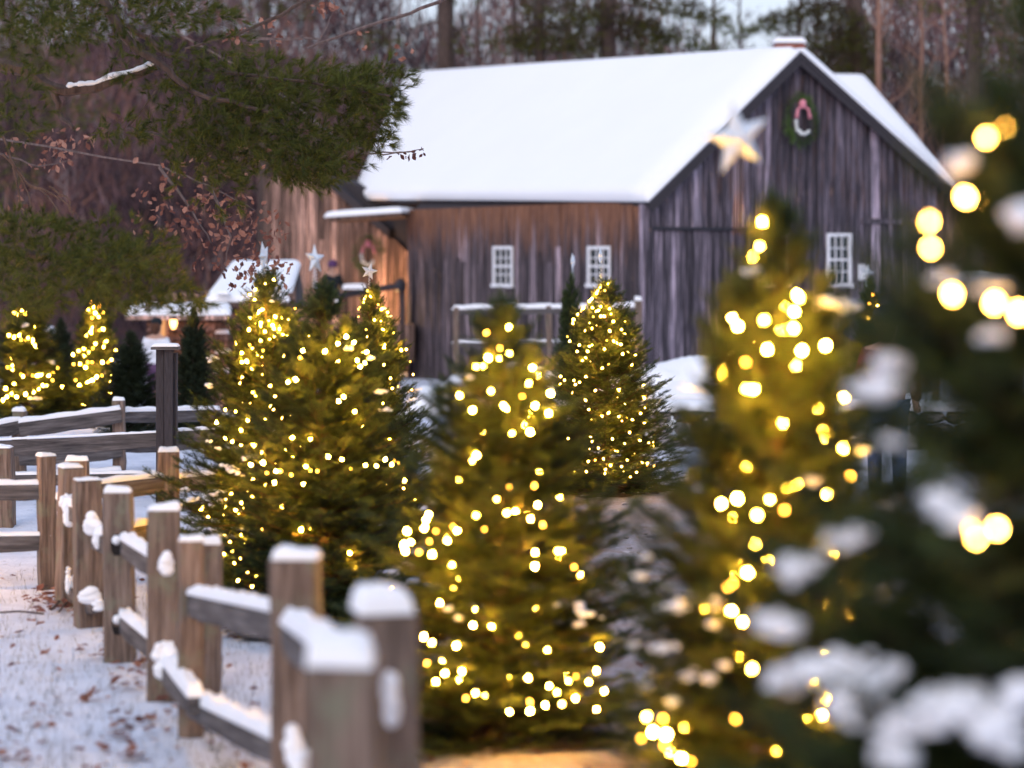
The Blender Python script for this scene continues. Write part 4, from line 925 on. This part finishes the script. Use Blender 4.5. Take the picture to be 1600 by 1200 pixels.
# ------------------------------------------------------------------ overhanging pine on the upper left
def make_tuft(seed, n=34, L=.10):
    r = np.random.RandomState(seed); T = []; tn = []
    for k in range(n):
        s = r.uniform(0, .06); p = np.array([s, 0, 0]); a = r.uniform(0, 2*PI); sp = r.uniform(.25, 1.0)*(1.1-.5*s/.06)
        d = np.array([1., sp*math.cos(a), sp*math.sin(a)]); d /= np.linalg.norm(d); w = np.cross(d, r.uniform(-1, 1, 3)); w /= np.linalg.norm(w); w *= .0022
        T.append([p-w, p+w, p+d*L*r.uniform(.7, 1.1)]); tn.append(.45+r.uniform(-.2, .25))
    T.append([[-.08, .003, 0], [-.08, -.003, 0], [.05, 0, 0]]); tn.append(1)
    return np.array(T, dtype=np.float32), np.array(tn, dtype=np.float32)
TUF = [make_tuft(i) for i in range(5)]
pt = thing('pine_tree', 'big pine outside the left edge whose drooping boughs fill the upper left', 'tree', (-9, 19, gz(-9, 19))); po = Vector(pt.location)
MB().tube([(0, 0, 0), (.1, 0, 4), (0, .1, 9), (0, 0, 13)], [.32, .26, .2, .1], 10).build('trunk', M_bark, pt)
def limb(px, r0, r1, m=M_bark, n=6, parent=pt, name='branch', org=None):
    org = po if org is None else org
    pts = [P(u, v, D)-org for u, v, D in px]; k = len(pts)
    # refine with a little wobble
    g = random.Random(int(px[0][0]*7+px[-1][1])); out = []
    for i in range(k-1):
        for q in range(4): out.append(pts[i].lerp(pts[i+1], q/4)+Vector((g.uniform(-1, 1), 0, g.uniform(-1, 1)))*.012)
    out.append(pts[-1]); M_ = len(out)
    return MB().tube(out, [r0+(r1-r0)*i/(M_-1) for i in range(M_)], n).build(name, m, parent), out
o, pts = limb([(-920, -60, 19), (-300, 40, 19), (40, 108, 19), (90, 142, 19), (150, 136, 19), (245, 103, 19)], .07, .035)
s = MB()
q = [p+Vector((0, -.012, .034)) for p in pts[-8:]]; q = [q[i].lerp(q[i+1], f/4) for i in range(len(q)-1) for f in range(4)]+[q[-1]]
gs_ = random.Random(2); s.tube(q, [.006]+[.026+gs_.uniform(-.006, .008) for _ in q[2:]]+[.008], 8)
s.build('snow', M_snow, pt, True, 'stuff')
limb([(85, 142, 19), (95, 180, 19), (115, 200, 18.8)], .035, .012)
limb([(-920, -200, 18.5), (60, -60, 18.5), (155, -8, 18.5), (205, 70, 18.5), (262, 110, 18.5), (300, 145, 18.5), (420, 175, 18.5)], .06, .015)
limb([(200, 40, 18.7), (260, 82, 18.7), (320, 110, 18.7), (480, 130, 18.7), (610, 150, 18.7)], .028, .008)
limb([(-920, 200, 18), (-200, 350, 18), (60, 400, 18), (200, 420, 17.5), (320, 460, 17)], .06, .012)
limb([(290, 76, 21), (370, 55, 21), (440, 22, 21), (520, -20, 21)], .01, .02)
limb([(290, 80, 20), (200, 200, 20), (330, 230, 19), (450, 260, 18.7)], .012, .008)
for pth in ([(0, 205, 20), (25, 262, 20), (45, 305, 20), (50, 345, 20)], [(5, 240, 20), (40, 285, 20), (80, 310, 20), (110, 365, 20)], [(40, 285, 20), (75, 300, 20), (105, 320, 20), (128, 350, 20)], [(20, 262, 20), (30, 310, 20), (45, 370, 20)], [(75, 290, 20), (110, 315, 20), (115, 355, 20)]): limb(pth, .014, .004, n=4)
limb([(480, 75, 24), (560, 45, 24), (640, 22, 24), (700, -5, 24)], .014, .02, M_barkg)
gp = random.Random(12); T = []; tn = []
def region(cx, cyv, rx, ry, n, D, dD=.6, ang=0, tone=0, sz=1.):
    for k in range(n):
        a = gp.uniform(0, 2*PI); q = math.sqrt(gp.random()); x, y = q*math.cos(a)*rx, q*math.sin(a)*ry
        x, y = x*math.cos(ang)-y*math.sin(ang), x*math.sin(ang)+y*math.cos(ang)
        c = P(cx+x, cyv+y, D+gp.uniform(-dD, dD))-po
        d = Vector((gp.uniform(-.4, 1)+x/rx*.6, gp.uniform(-.8, .8), gp.uniform(-.7, .9)-y/ry*.5))
        Aa, tt = TUF[gp.randrange(5)]; s = gp.uniform(.75, 1.15)*sz
        T.append(Aa @ (np.array(rot_to(d, gp.uniform(0, 6)), dtype=np.float32)*s).T+np.array(c, dtype=np.float32)); tn.append(tt+tone+gp.uniform(-.18, .15))
def chain(px, n, w, D, dD=.4, tone=0):
    for k in range(n):
        f = gp.random()*(len(px)-1); i = int(f); f -= i; u = px[i][0]*(1-f)+px[i+1][0]*f; v = px[i][1]*(1-f)+px[i+1][1]*f
        region(u, v, w, w*.8, 1, D, dD, 0, tone)
for a in ((430, 130, 170, 40, 290, 19, .6, .05, .12), (480, 175, 130, 60, 320, 19, .6, .0, .1), (360, 170, 110, 70, 240, 19, .6, 0, 0), (420, 225, 110, 60, 280, 18.7, .5, .25, -.05), (480, 260, 60, 32, 150, 18.7, .4, .3), (330, 240, 70, 45, 150, 19), (570, 160, 60, 50, 130, 19, .5), (600, 130, 45, 35, 60, 19, .4), (595, 215, 22, 22, 26, 19, .3), (575, 175, 60, 60, 50, 19, .4), (545, 235, 40, 30, 46, 19, .3), (525, 250, 30, 20, 30, 18.8), (280, 40, 120, 60, 150, 18.5, .6, .3), (150, 20, 180, 50, 200, 18.3), (70, 50, 90, 50, 90, 18.3), (30, 165, 50, 60, 70, 18.3), (60, 20, 90, 45, 120, 17.8), (190, 200, 40, 25, 40, 18.8), (230, 110, 60, 40, 60, 19), (280, 205, 60, 30, 60, 19),
          (90, 400, 130, 50, 230, 17.5, .6, .1), (60, 440, 110, 40, 160, 17.3), (190, 430, 90, 45, 190, 17), (30, 360, 60, 30, 80, 17.6), (250, 462, 75, 20, 60, 17, .4, .05), (205, 480, 40, 16, 26, 17, .3), (300, 478, 30, 14, 18, 17, .3), (10, 470, 70, 30, 80, 17), (330, 300, 60, 40, 40, 19, .5), (230, 400, 50, 30, 50, 17.3), (150, 360, 70, 30, 40, 17.6)):
    region(*a)
soup('crown', np.concatenate(T), M_pine, pt, np.concatenate(tn))
# oak with leftover rusty leaves
ok = thing('oak_tree', 'slender leafless oak left of the barn still holding rusty dry leaves', 'tree', (-11, 26, gz(-11, 26))); oo = Vector(ok.location)
MB().tube([(0, 0, 0), (.3, 0, 4), (.5, 0, 9)], [.16, .12, .05], 8).build('trunk', M_barkg, ok)
for pth in ([(-650, 100, 26), (-100, 200, 25), (250, 260, 24), (330, 290, 24), (400, 330, 24)], [(250, 260, 24), (300, 330, 24), (330, 380, 24)], [(330, 290, 24), (360, 370, 24), (350, 420, 24)], [(-650, -20, 26), (0, -100, 24), (400, 120, 24), (560, 240, 22), (640, 236, 22), (662, 232, 22)], [(-650, 160, 26), (0, 240, 25), (60, 260, 25), (120, 250, 25)], [(400, 60, 25), (500, 60, 25), (520, 20, 25)], [(520, 200, 22), (560, 232, 22), (600, 241, 22), (650, 236, 22)]): limb(pth, .022, .004, M_barkg, 4, ok, 'branch', oo)
T = []; tn = []
def leaves(cx, cyv, rx, ry, n, D, dD=.5, tone=.5, sz=.075):
    for k in range(n):
        a = gp.uniform(0, 2*PI); q = math.sqrt(gp.random()); c = np.array(P(cx+q*math.cos(a)*rx, cyv+q*math.sin(a)*ry, D+gp.uniform(-dD, dD))-oo)
        m = np.array(rot_to(Vector((gp.uniform(-1, 1), gp.uniform(-1, 1), gp.uniform(-1.4, .2))), gp.uniform(0, 6)))*sz*gp.uniform(.6, 1.2)
        L = np.array([[0, 0, 0], [.5, .33, .12], [.6, 0, -.05], [.5, -.33, .12], [1.15, .0, .05], [.8, .28, 0], [.8, -.28, 0]])@m.T+c
        for f in ((0, 2, 1), (0, 3, 2), (1, 2, 5), (2, 3, 6), (5, 2, 4), (2, 6, 4)): T.append(L[list(f)]); tn.append(tone+gp.uniform(0, 0)+((k*.37) % 1-.5)*.9)
for a in ((300, 300, 95, 25, 60, 24), (340, 340, 60, 45, 80, 24), (300, 370, 60, 55, 60, 24, .5, .3), (400, 370, 50, 60, 120, 24.5), (420, 420, 40, 30, 50, 24.5), (240, 345, 40, 25, 22, 24), (60, 235, 70, 30, 24, 25), (110, 215, 40, 20, 30, 25, .4, .7), (95, 240, 20, 25, 22, 25, .4, .8), (520, 10, 30, 10, 20, 25), (410, 50, 60, 25, 30, 25), (570, 60, 20, 20, 8, 25), (630, 80, 20, 15, 8, 26), (330, 250, 120, 30, 40, 24, .4, .7), (40, 320, 30, 40, 12, 25), (370, 425, 40, 30, 30, 24.5, .4, .3)): leaves(*a)
for u, v in ((612, 246), (624, 239), (632, 242), (640, 238), (645, 240), (650, 236), (657, 230), (661, 240), (360, 440), (393, 446)): leaves(u, v, 2, 3, 2, 21.8, .05, .02, .06)
soup('dry_leaves', np.concatenate([np.array(x)[None] for x in T]), M_leaf, ok, tn, 'stuff')

# ------------------------------------------------------------------ background woods
def bare_tree(seed, H=14, r0=.17, lean=.1, m=M_barkg, spread=.8, twigs=9):
    g = random.Random(seed); tr = MB(); br = MB(); n = 9; pts = []; x = y = 0
    for k in range(n+1): pts.append(Vector((x, y, H*k/n))); x += g.uniform(-.12, .12)+lean*.2; y += g.uniform(-.1, .1)
    tr.tube(pts, [r0*(1-.8*k/n) for k in range(n+1)], 7)
    def rec(p, d, L, r, lev):
        q = [p]; dd = d.copy(); k = 4
        for i in range(k): dd = (dd+Vector((g.uniform(-.3, .3), g.uniform(-.3, .3), g.uniform(-.1, .25)))).normalized(); q.append(q[-1]+dd*L/k)
        br.tube(q, [r*(1-.75*i/k) for i in range(k+1)], 3 if lev else 4, False)
        if lev < 2:
            for i in range(4 if lev == 0 else 4):
                s = g.uniform(.25, 1)*k; j = min(k-1, int(s)); pp = q[j].lerp(q[j+1], s-j)
                nd = (dd+Vector((g.uniform(-1, 1), g.uniform(-1, 1), g.uniform(-.5, .7)))).normalized(); rec(pp, nd, L*g.uniform(.4, .65), r*.45, lev+1)
    for k in range(int(twigs*1.6)):
        t = g.uniform(.18, .97); i = min(n-1, int(t*n)); p = pts[i].lerp(pts[i+1], t*n-i); a = g.uniform(0, 2*PI)
        rec(p, Vector((math.cos(a), math.sin(a), g.uniform(.2, .9))).normalized(), H*.26*(1.15-t)*g.uniform(.7, 1.3)*spread, r0*.35*(1.1-t)+.012, 0)
    a = tr.build('trunk', m); b = br.build('branches', m); A_, B_ = a.data, b.data; bpy.data.objects.remove(a); bpy.data.objects.remove(b); return A_, B_
BT = [bare_tree(1), bare_tree(2, 13, .14, .3), bare_tree(3, 15, .2, -.1), bare_tree(4, 11, .10, .2), bare_tree(5, 14, .15, -.3)]
BTp = []
for A_, B_ in BT[:3]:
    A2, B2 = A_.copy(), B_.copy(); A2.materials[0] = M_barkp; B2.materials[0] = M_barkp; BTp.append((A2, B2))
gw = random.Random(77); cnt = 0
def put_bare(u, D, k, pink=False, s=1, lab='', rz=None):
    x = (u-800)/FPX*D; t = thing('bare_tree', lab, 'tree', (x, D, gz(x, D)-.1), gw.uniform(0, 6) if rz is None else rz, 'bare trees in the woods')
    A_, B_ = (BTp if pink else BT)[k]
    for nm, me in (('trunk', A_), ('branches', B_)):
        o = bpy.data.objects.new(nm, me)
        if nm == 'branches': o['kind'] = 'stuff'
        C.objects.link(o); o.parent = t; o.scale = (s, s, s)
spec = [(1378, 70, 2, True, 'pinkish forked trunk rising just right of the far roof peak'), (1440, 74, 0, True, 'orange-tinted bare trunk in the upper right woods'), (1478, 72, 1, True, 'pink-barked bare trunk in the upper right woods, second from the dark fir'), (1418, 78, 0, False, 'pale curving bare tree between the pinkish trunks upper right')]
for u, D, k, pk, lab in spec: put_bare(u, D, k, pk, .95, lab)
gen = 'leafless grey-brown tree, one of many blending together in the blurred woods'
for i in range(70):
    D = gw.uniform(76, 118); u = gw.uniform(-150, 1750); put_bare(u, D, gw.randrange(5), False, gw.uniform(.7, 1.15), gen)
# brush: countless thin stems
rs = np.random.RandomState(5); n = 150000
D = rs.uniform(76, 116, n); u = rs.uniform(-150, 1750, n); x = (u-800)/FPX*D
clx = rs.uniform(-.5, .5, n)
g0 = -.8+10*np.clip((D-78)/87, 0, 1)**2*(3-2*np.clip((D-78)/87, 0, 1))
hmax = 11.6+1.8*np.sin(x*.5)+1.5*np.sin(x*.23+2)+3*(x < -5)+5*(x < -9)+2*(x > 14)
z0 = g0+rs.uniform(0, 1, n)**np.where((x < -5) | (x > 13), 1.1, 1.75)*hmax
dirv = np.stack([rs.normal(0, .35, n), rs.normal(0, .3, n), np.abs(rs.normal(.7, .4, n))], 1); dirv /= np.linalg.norm(dirv, axis=1)[:, None]
Ls = rs.uniform(.4, 1.5, n)[:, None]; p0 = np.stack([x, D, z0], 1); wv = np.stack([np.ones(n), np.zeros(n), rs.normal(0, .3, n)], 1)*rs.uniform(.012, .030, n)[:, None]
T = np.stack([p0-wv, p0+wv, p0+dirv*Ls], 1)
tone = .40+.2*np.sin(x*.75+1+1.5*np.sin(z0*.7))+.2*np.sin(z0*1.3+x*.5+D*.3)+rs.normal(0, .26, n)
tag(soup('brush', T, M_brush, None, np.clip(tone, 0, 1), 'stuff'), 'purple-brown leafless undergrowth filling the woods behind the barn', 'brush')
# background pines with drooping green boughs
def bg_pine(u, D, boughs, lab, tr=.3, vtop=-400):
    x = (u-800)/FPX*D; zb = gz(x, D); t = thing('pine_tree', lab, 'tree', (x, D, zb), 0, 'tall pines behind the barn'); H = CAMZ+(HOR-vtop)/FPX*D-zb
    MB().tube([(0, 0, -.3), (.1, 0, H*.4), (0, .1, H)], [tr, tr*.85, tr*.4], 9).build('trunk', M_bark, t); T = []; tn = []; bm = MB(); org = Vector((x, D, zb))
    for cx, cyv, rx, ry, ang, n in boughs:
        c0 = P(cx, cyv, D)-org; bm.tube([(0, 0, c0.z+.6), c0*.5+Vector((0, 0, (c0.z+.6)*.5)), c0], [.06, .045, .02], 4, False)
        for k in range(int(n*1.6)):
            a = gp.uniform(0, 2*PI); q = math.sqrt(gp.random()); xx, yy = q*math.cos(a)*rx, q*math.sin(a)*ry
            xx, yy = xx*math.cos(ang)-yy*math.sin(ang), xx*math.sin(ang)+yy*math.cos(ang)
            c = P(cx+xx, cyv+yy, D)-org+Vector((0, gp.uniform(-1, 1), 0)); Aa, tt = TUF[gp.randrange(5)]; s = gp.uniform(2.2, 3.2)
            T.append(Aa[::2] @ (np.array(rot_to(Vector((gp.uniform(-1, 1), gp.uniform(-1, 1), gp.uniform(-.2, .8))), 0), dtype=np.float32)*s).T+np.array(c, dtype=np.float32)); tn.append(tt[::2]+.45-.25*yy/ry+gp.uniform(-.1, .15))
    bm.build('branches', M_bark, t, kind='stuff'); soup('crown', np.concatenate(T), M_pine, t, np.concatenate(tn))
bg_pine(692, 74, [(590, 60, 40, 16, 0, 40), (700, -20, 90, 30, 0, 90), (720, 60, 30, 30, 0, 25)], 'thick brown pine trunk above the left end of the barn roof', .38)
bg_pine(945, 72, [(990, 40, 70, 14, .4, 130), (1060, 60, 80, 12, .35, 130), (1110, 30, 60, 14, .5, 100), (930, 20, 40, 60, 0, 120), (1040, 15, 60, 14, .2, 90), (1000, 70, 60, 10, .45, 70)], 'dark pine with layered green boughs above the middle of the roof', .32)
bg_pine(840, 71, [(850, 60, 60, 26, 0, 190), (870, 20, 60, 20, .2, 120), (800, 70, 40, 16, 0, 50), (910, 75, 30, 16, 0, 50)], 'soft green pine crown over the centre of the roof ridge', .2)
bg_pine(1335, 74, [(1310, 30, 50, 18, .3, 130), (1290, 60, 60, 22, .2, 170), (1240, 25, 60, 14, -.35, 110), (1340, 70, 40, 24, 0, 130), (1310, 100, 50, 16, 0, 100), (1200, 40, 50, 12, -.3, 70), (1360, 110, 24, 30, 0, 60), (1260, 85, 50, 14, 0, 60)], 'green pine with feathery boughs behind the brick chimney', .34)
bg_pine(1520, 66, [(1500, -10, 120, 40, 0, 160), (1570, 60, 70, 60, 0, 160)], 'shadowy pine crown in the upper right corner', .3)
bg_pine(-40, 64, [(30, 60, 110, 60, 0, 180), (90, 150, 90, 60, 0, 120), (0, 260, 60, 60, 0, 80)], 'dark pine in the woods at the upper left edge', .3)
bg_pine(410, 76, [(440, 10, 60, 26, 0, 60), (380, 60, 40, 20, 0, 40)], 'distant pine between the bough tips and the pale sky', .25)
# purple sapling cluster behind the lantern
# ------------------------------------------------------------------ people
def person(u, D, H, label, coat, trouser, hat, pose=1, rz=0, zb=None, hatr=1.0, hair=None):
    x = (u-800)/FPX*D; zb = gz(x, D) if zb is None else zb; t = thing('person', label, 'person', (x, D, zb), rz); k = H/1.75
    def skin(name, vs, es, rad, m, par=t):
        me = bpy.data.meshes.new(name); me.from_pydata([tuple(c*k for c in v) for v in vs], es, []); me.update()
        o = bpy.data.objects.new(name, me); C.objects.link(o); o.parent = par; me.materials.append(m)
        md = o.modifiers.new('skin', 'SKIN'); me.skin_vertices or None
        if not me.skin_vertices:
            bpy.context.view_layer.objects.active = o; bpy.ops.mesh.customdata_skin_add()
        for sv, r_ in zip(me.skin_vertices[0].data, rad): sv.radius = (r_[0]*k, r_[1]*k) if isinstance(r_, tuple) else (r_*k, r_*k)
        me.skin_vertices[0].data[0].use_root = True
        ss = o.modifiers.new('subdiv', 'SUBSURF'); ss.levels = ss.render_levels = 1
        return o
    f = .06*pose
    body = [(0, 0, .95), (0, 0, 1.15), (0, 0, 1.38), (0, -.01, 1.5), (0, -.03, 1.58), (0, -.04, 1.66), (0, -.03, 1.73),
            (.11, 0, .92), (.12, -f, .5), (.12, f*.4, .1), (.13, -.12, .04), (-.11, 0, .92), (-.12, f, .5), (-.12, f*1.6, .1), (-.13, f-.1, .04),
            (.19, 0, 1.42), (.25, .02, 1.15), (.24, -.12, .93), (.24, -.18, .86), (-.19, 0, 1.42), (-.26, .02, 1.15), (-.24, -.1, .93), (-.24, -.16, .86)]
    ed = [(0, 1), (1, 2), (2, 3), (3, 4), (4, 5), (5, 6), (0, 7), (7, 8), (8, 9), (9, 10), (0, 11), (11, 12), (12, 13), (13, 14), (2, 15), (15, 16), (16, 17), (17, 18), (2, 19), (19, 20), (20, 21), (21, 22)]
    rad = [(.15, .11), (.14, .1), (.17, .11), .06, (.085, .1), (.095, .11), .07, .09, .06, .045, .045, .09, .06, .045, .045, .055, .045, .035, .04, .055, .045, .035, .04]
    bo_ = skin('body', body, ed, rad, M_skin)
    cv = [(0, 0, .82), (0, 0, 1.1), (0, 0, 1.38), (0, 0, 1.47), (.20, 0, 1.40), (.265, .02, 1.15), (.25, -.12, .96), (-.20, 0, 1.40), (-.275, .02, 1.15), (-.25, -.1, .96)]
    skin('coat', cv, [(0, 1), (1, 2), (2, 3), (2, 4), (4, 5), (5, 6), (2, 7), (7, 8), (8, 9)], [(.21, .16), (.185, .14), (.2, .14), .09, .08, .065, .055, .08, .065, .055], coat)
    skin('trousers', [(0, 0, .92), (.11, 0, .88), (.12, -f, .5), (.12, f*.4, .12), (-.11, 0, .88), (-.12, f, .5), (-.12, f*1.6, .12)], [(0, 1), (1, 2), (2, 3), (0, 4), (4, 5), (5, 6)], [(.16, .12), .105, .078, .065, .105, .078, .065], trouser)
    MB().blob((0, -.02*k, 1.735*k), (.112*k*hatr, .125*k*hatr, .095*k*hatr), None, 12, 8, .02).build('hat', hat, t, True)
    if hair: MB().blob((0, .045*k, 1.63*k), (.105*k, .08*k, .13*k), None, 10, 7, .05).build('hair', hair, t, True)
    fb = MB(); fb.blob((0, -.145*k, 1.655*k), (.016*k, .022*k, .026*k), None, 8, 5, 0); fb.build('nose', M_skin, t, True)
    eb = MB(); [eb.blob((sx*.036*k, -.128*k, 1.685*k), (.013*k, .008*k, .008*k), None, 8, 5, 0) for sx in (-1, 1)]; eb.build('eyes', M_black, t, True)
M_cw = simple('white_coat', (.7, .72, .78)); M_cp = simple('plum_trousers', (.10, .05, .11)); M_cr = simple('maroon_coat', (.14, .04, .035)); M_ck = simple('dark_knit', (.012, .016, .02)); M_cm = simple('magenta_coat', (.5, .04, .3)); M_ch = simple('brown_hair', (.08, .035, .02)); M_pu = simple('purple_knit', (.09, .04, .12)); M_cj = simple('blue_jeans', (.05, .08, .16))
person(244, 41, 1.66, 'distant person in a white coat and plum trousers beside the tall post', M_cw, M_cp, M_ck, 1, 2.9, hair=M_ch)
person(78, 42, 1.55, 'distant person in a magenta coat between the two far lit firs', M_cm, M_ck, M_cw, 1, -.4)
person(1386, 23, 1.92, 'blurred person in a dark knit hat and maroon coat behind the right firs', M_cr, M_cj, M_ck, 0, 2.6, hatr=1.25, hair=M_ch)
person(520, 61.9, 1.62, 'distant person in a purple knit hat standing on the lit porch', M_ck, M_ck, M_pu, 0, .2, zb=zat(505, 62.5), hatr=1.35, hair=M_ch)

# ------------------------------------------------------------------ small things on the ground
T = []; tn = []; gl = random.Random(31)
def gleaf(u, v, sz):
    D = 9000/(max(30, v-HOR)); 
    for _ in range(4): D = (CAMZ-gz((u-800)/FPX*D, D))*FPX/(v-HOR)
    x = (u-800)/FPX*D; c = np.array([x, D, gz(x, D)+.03])
    m = np.array(rot_to(Vector((gl.uniform(-1, 1), gl.uniform(-1, 1), gl.uniform(-.2, .3))), gl.uniform(-.5, .5)))*sz
    L = np.array([[0, 0, 0], [.5, .33, .12], [.6, 0, -.05], [.5, -.33, .12], [1.15, .0, .05], [.8, .28, 0], [.8, -.28, 0]])@m.T+c
    q = gl.uniform(.1, .8)
    for f in ((0, 2, 1), (0, 3, 2), (1, 2, 5), (2, 3, 6), (5, 2, 4), (2, 6, 4)): T.append(L[list(f)]); tn.append(q)
for k in range(110): gleaf(gl.uniform(-40, 330)*gl.uniform(.6, 1), gl.uniform(900, 1230), gl.uniform(.035, .08))
for k in range(240): gleaf(gl.uniform(330, 1150), gl.uniform(985, 1230), gl.uniform(.03, .07))
for k in range(110): gleaf(gl.gauss(95, 30), gl.gauss(940, 14), gl.uniform(.05, .09))
for k in range(70): gleaf(gl.gauss(250, 40), gl.gauss(1050, 60), gl.uniform(.04, .08))
for u, v in ((130, 1095), (180, 1135), (205, 1185), (10, 1190), (215, 1040), (175, 1155)): 
    for q in range(4): gleaf(u+q*5, v+q, .09)
tag(soup('fallen_leaves', np.concatenate([np.array(x)[None] for x in T]), M_leaf, None, tn, 'stuff'), 'rusty fallen leaves scattered over the snow and gravel', 'leaves')
T = []; tn = []
for k in range(2400):
    u = gl.uniform(-60, 430); v = 880+350*gl.random()**.8; 
    if k > 1600: u = gl.gauss(30, 60) if k > 2000 else 200+(v-950)*.6+gl.gauss(0, 14)
    D = 14
    for _ in range(4): D = (CAMZ-gz((u-800)/FPX*D, D))*FPX/(v-HOR)
    x = (u-800)/FPX*D; h = gl.uniform(.015, .07)*(1.6 if k > 1600 else 1); c = np.array([x, D, gz(x, D)-.005]); w_ = np.array([.002, 0, 0])
    T.append([c-w_, c+w_, c+np.array([gl.uniform(-.5, .5)*h, gl.uniform(-.5, .5)*h, h])]); tn.append(gl.uniform(.1, .7))
tag(soup('grass', T, M_grass, None, tn, 'stuff'), 'short dry grass blades poking through the thin snow', 'grass')
for i, pth in enumerate(([(0, 966), (30, 964), (68, 968)], [(92, 965), (105, 948), (120, 930)], [(80, 962), (95, 945), (103, 935)], [(168, 1030), (172, 1005), (166, 985)])):
    pts = []
    for u, v in pth:
        D = 15
        for _ in range(4): D = (CAMZ-gz((u-800)/FPX*D, D))*FPX/(v-HOR)
        x = (u-800)/FPX*D; pts.append((x, D, gz(x, D)+.04))
    tag(MB().tube(pts, .008, 5).build('fallen_twig', M_bark), ('thin dark twig lying straight on the snow at the far left', 'forked twig leaning at the foot of the third fence post', 'short twig beside the leaf clump near the fence', 'bent twig at the foot of the mortised post')[i], 'twig')
gr = random.Random(3); b = MB()
for k in range(26):
    u = gr.uniform(940, 1060); v = gr.uniform(775, 990); D = 9000/(v-HOR); x = (u-800)/FPX*D; r_ = gr.uniform(.012, .03); b.blob((x, D, gz(x, D)+.035), (r_*1.4, r_, r_*.6), None, 6, 4, .2, gr)
tag(b.build('pebbles', M_stone, None, False, 'stuff'), 'loose pebbles on the open gravel path', 'pebbles')
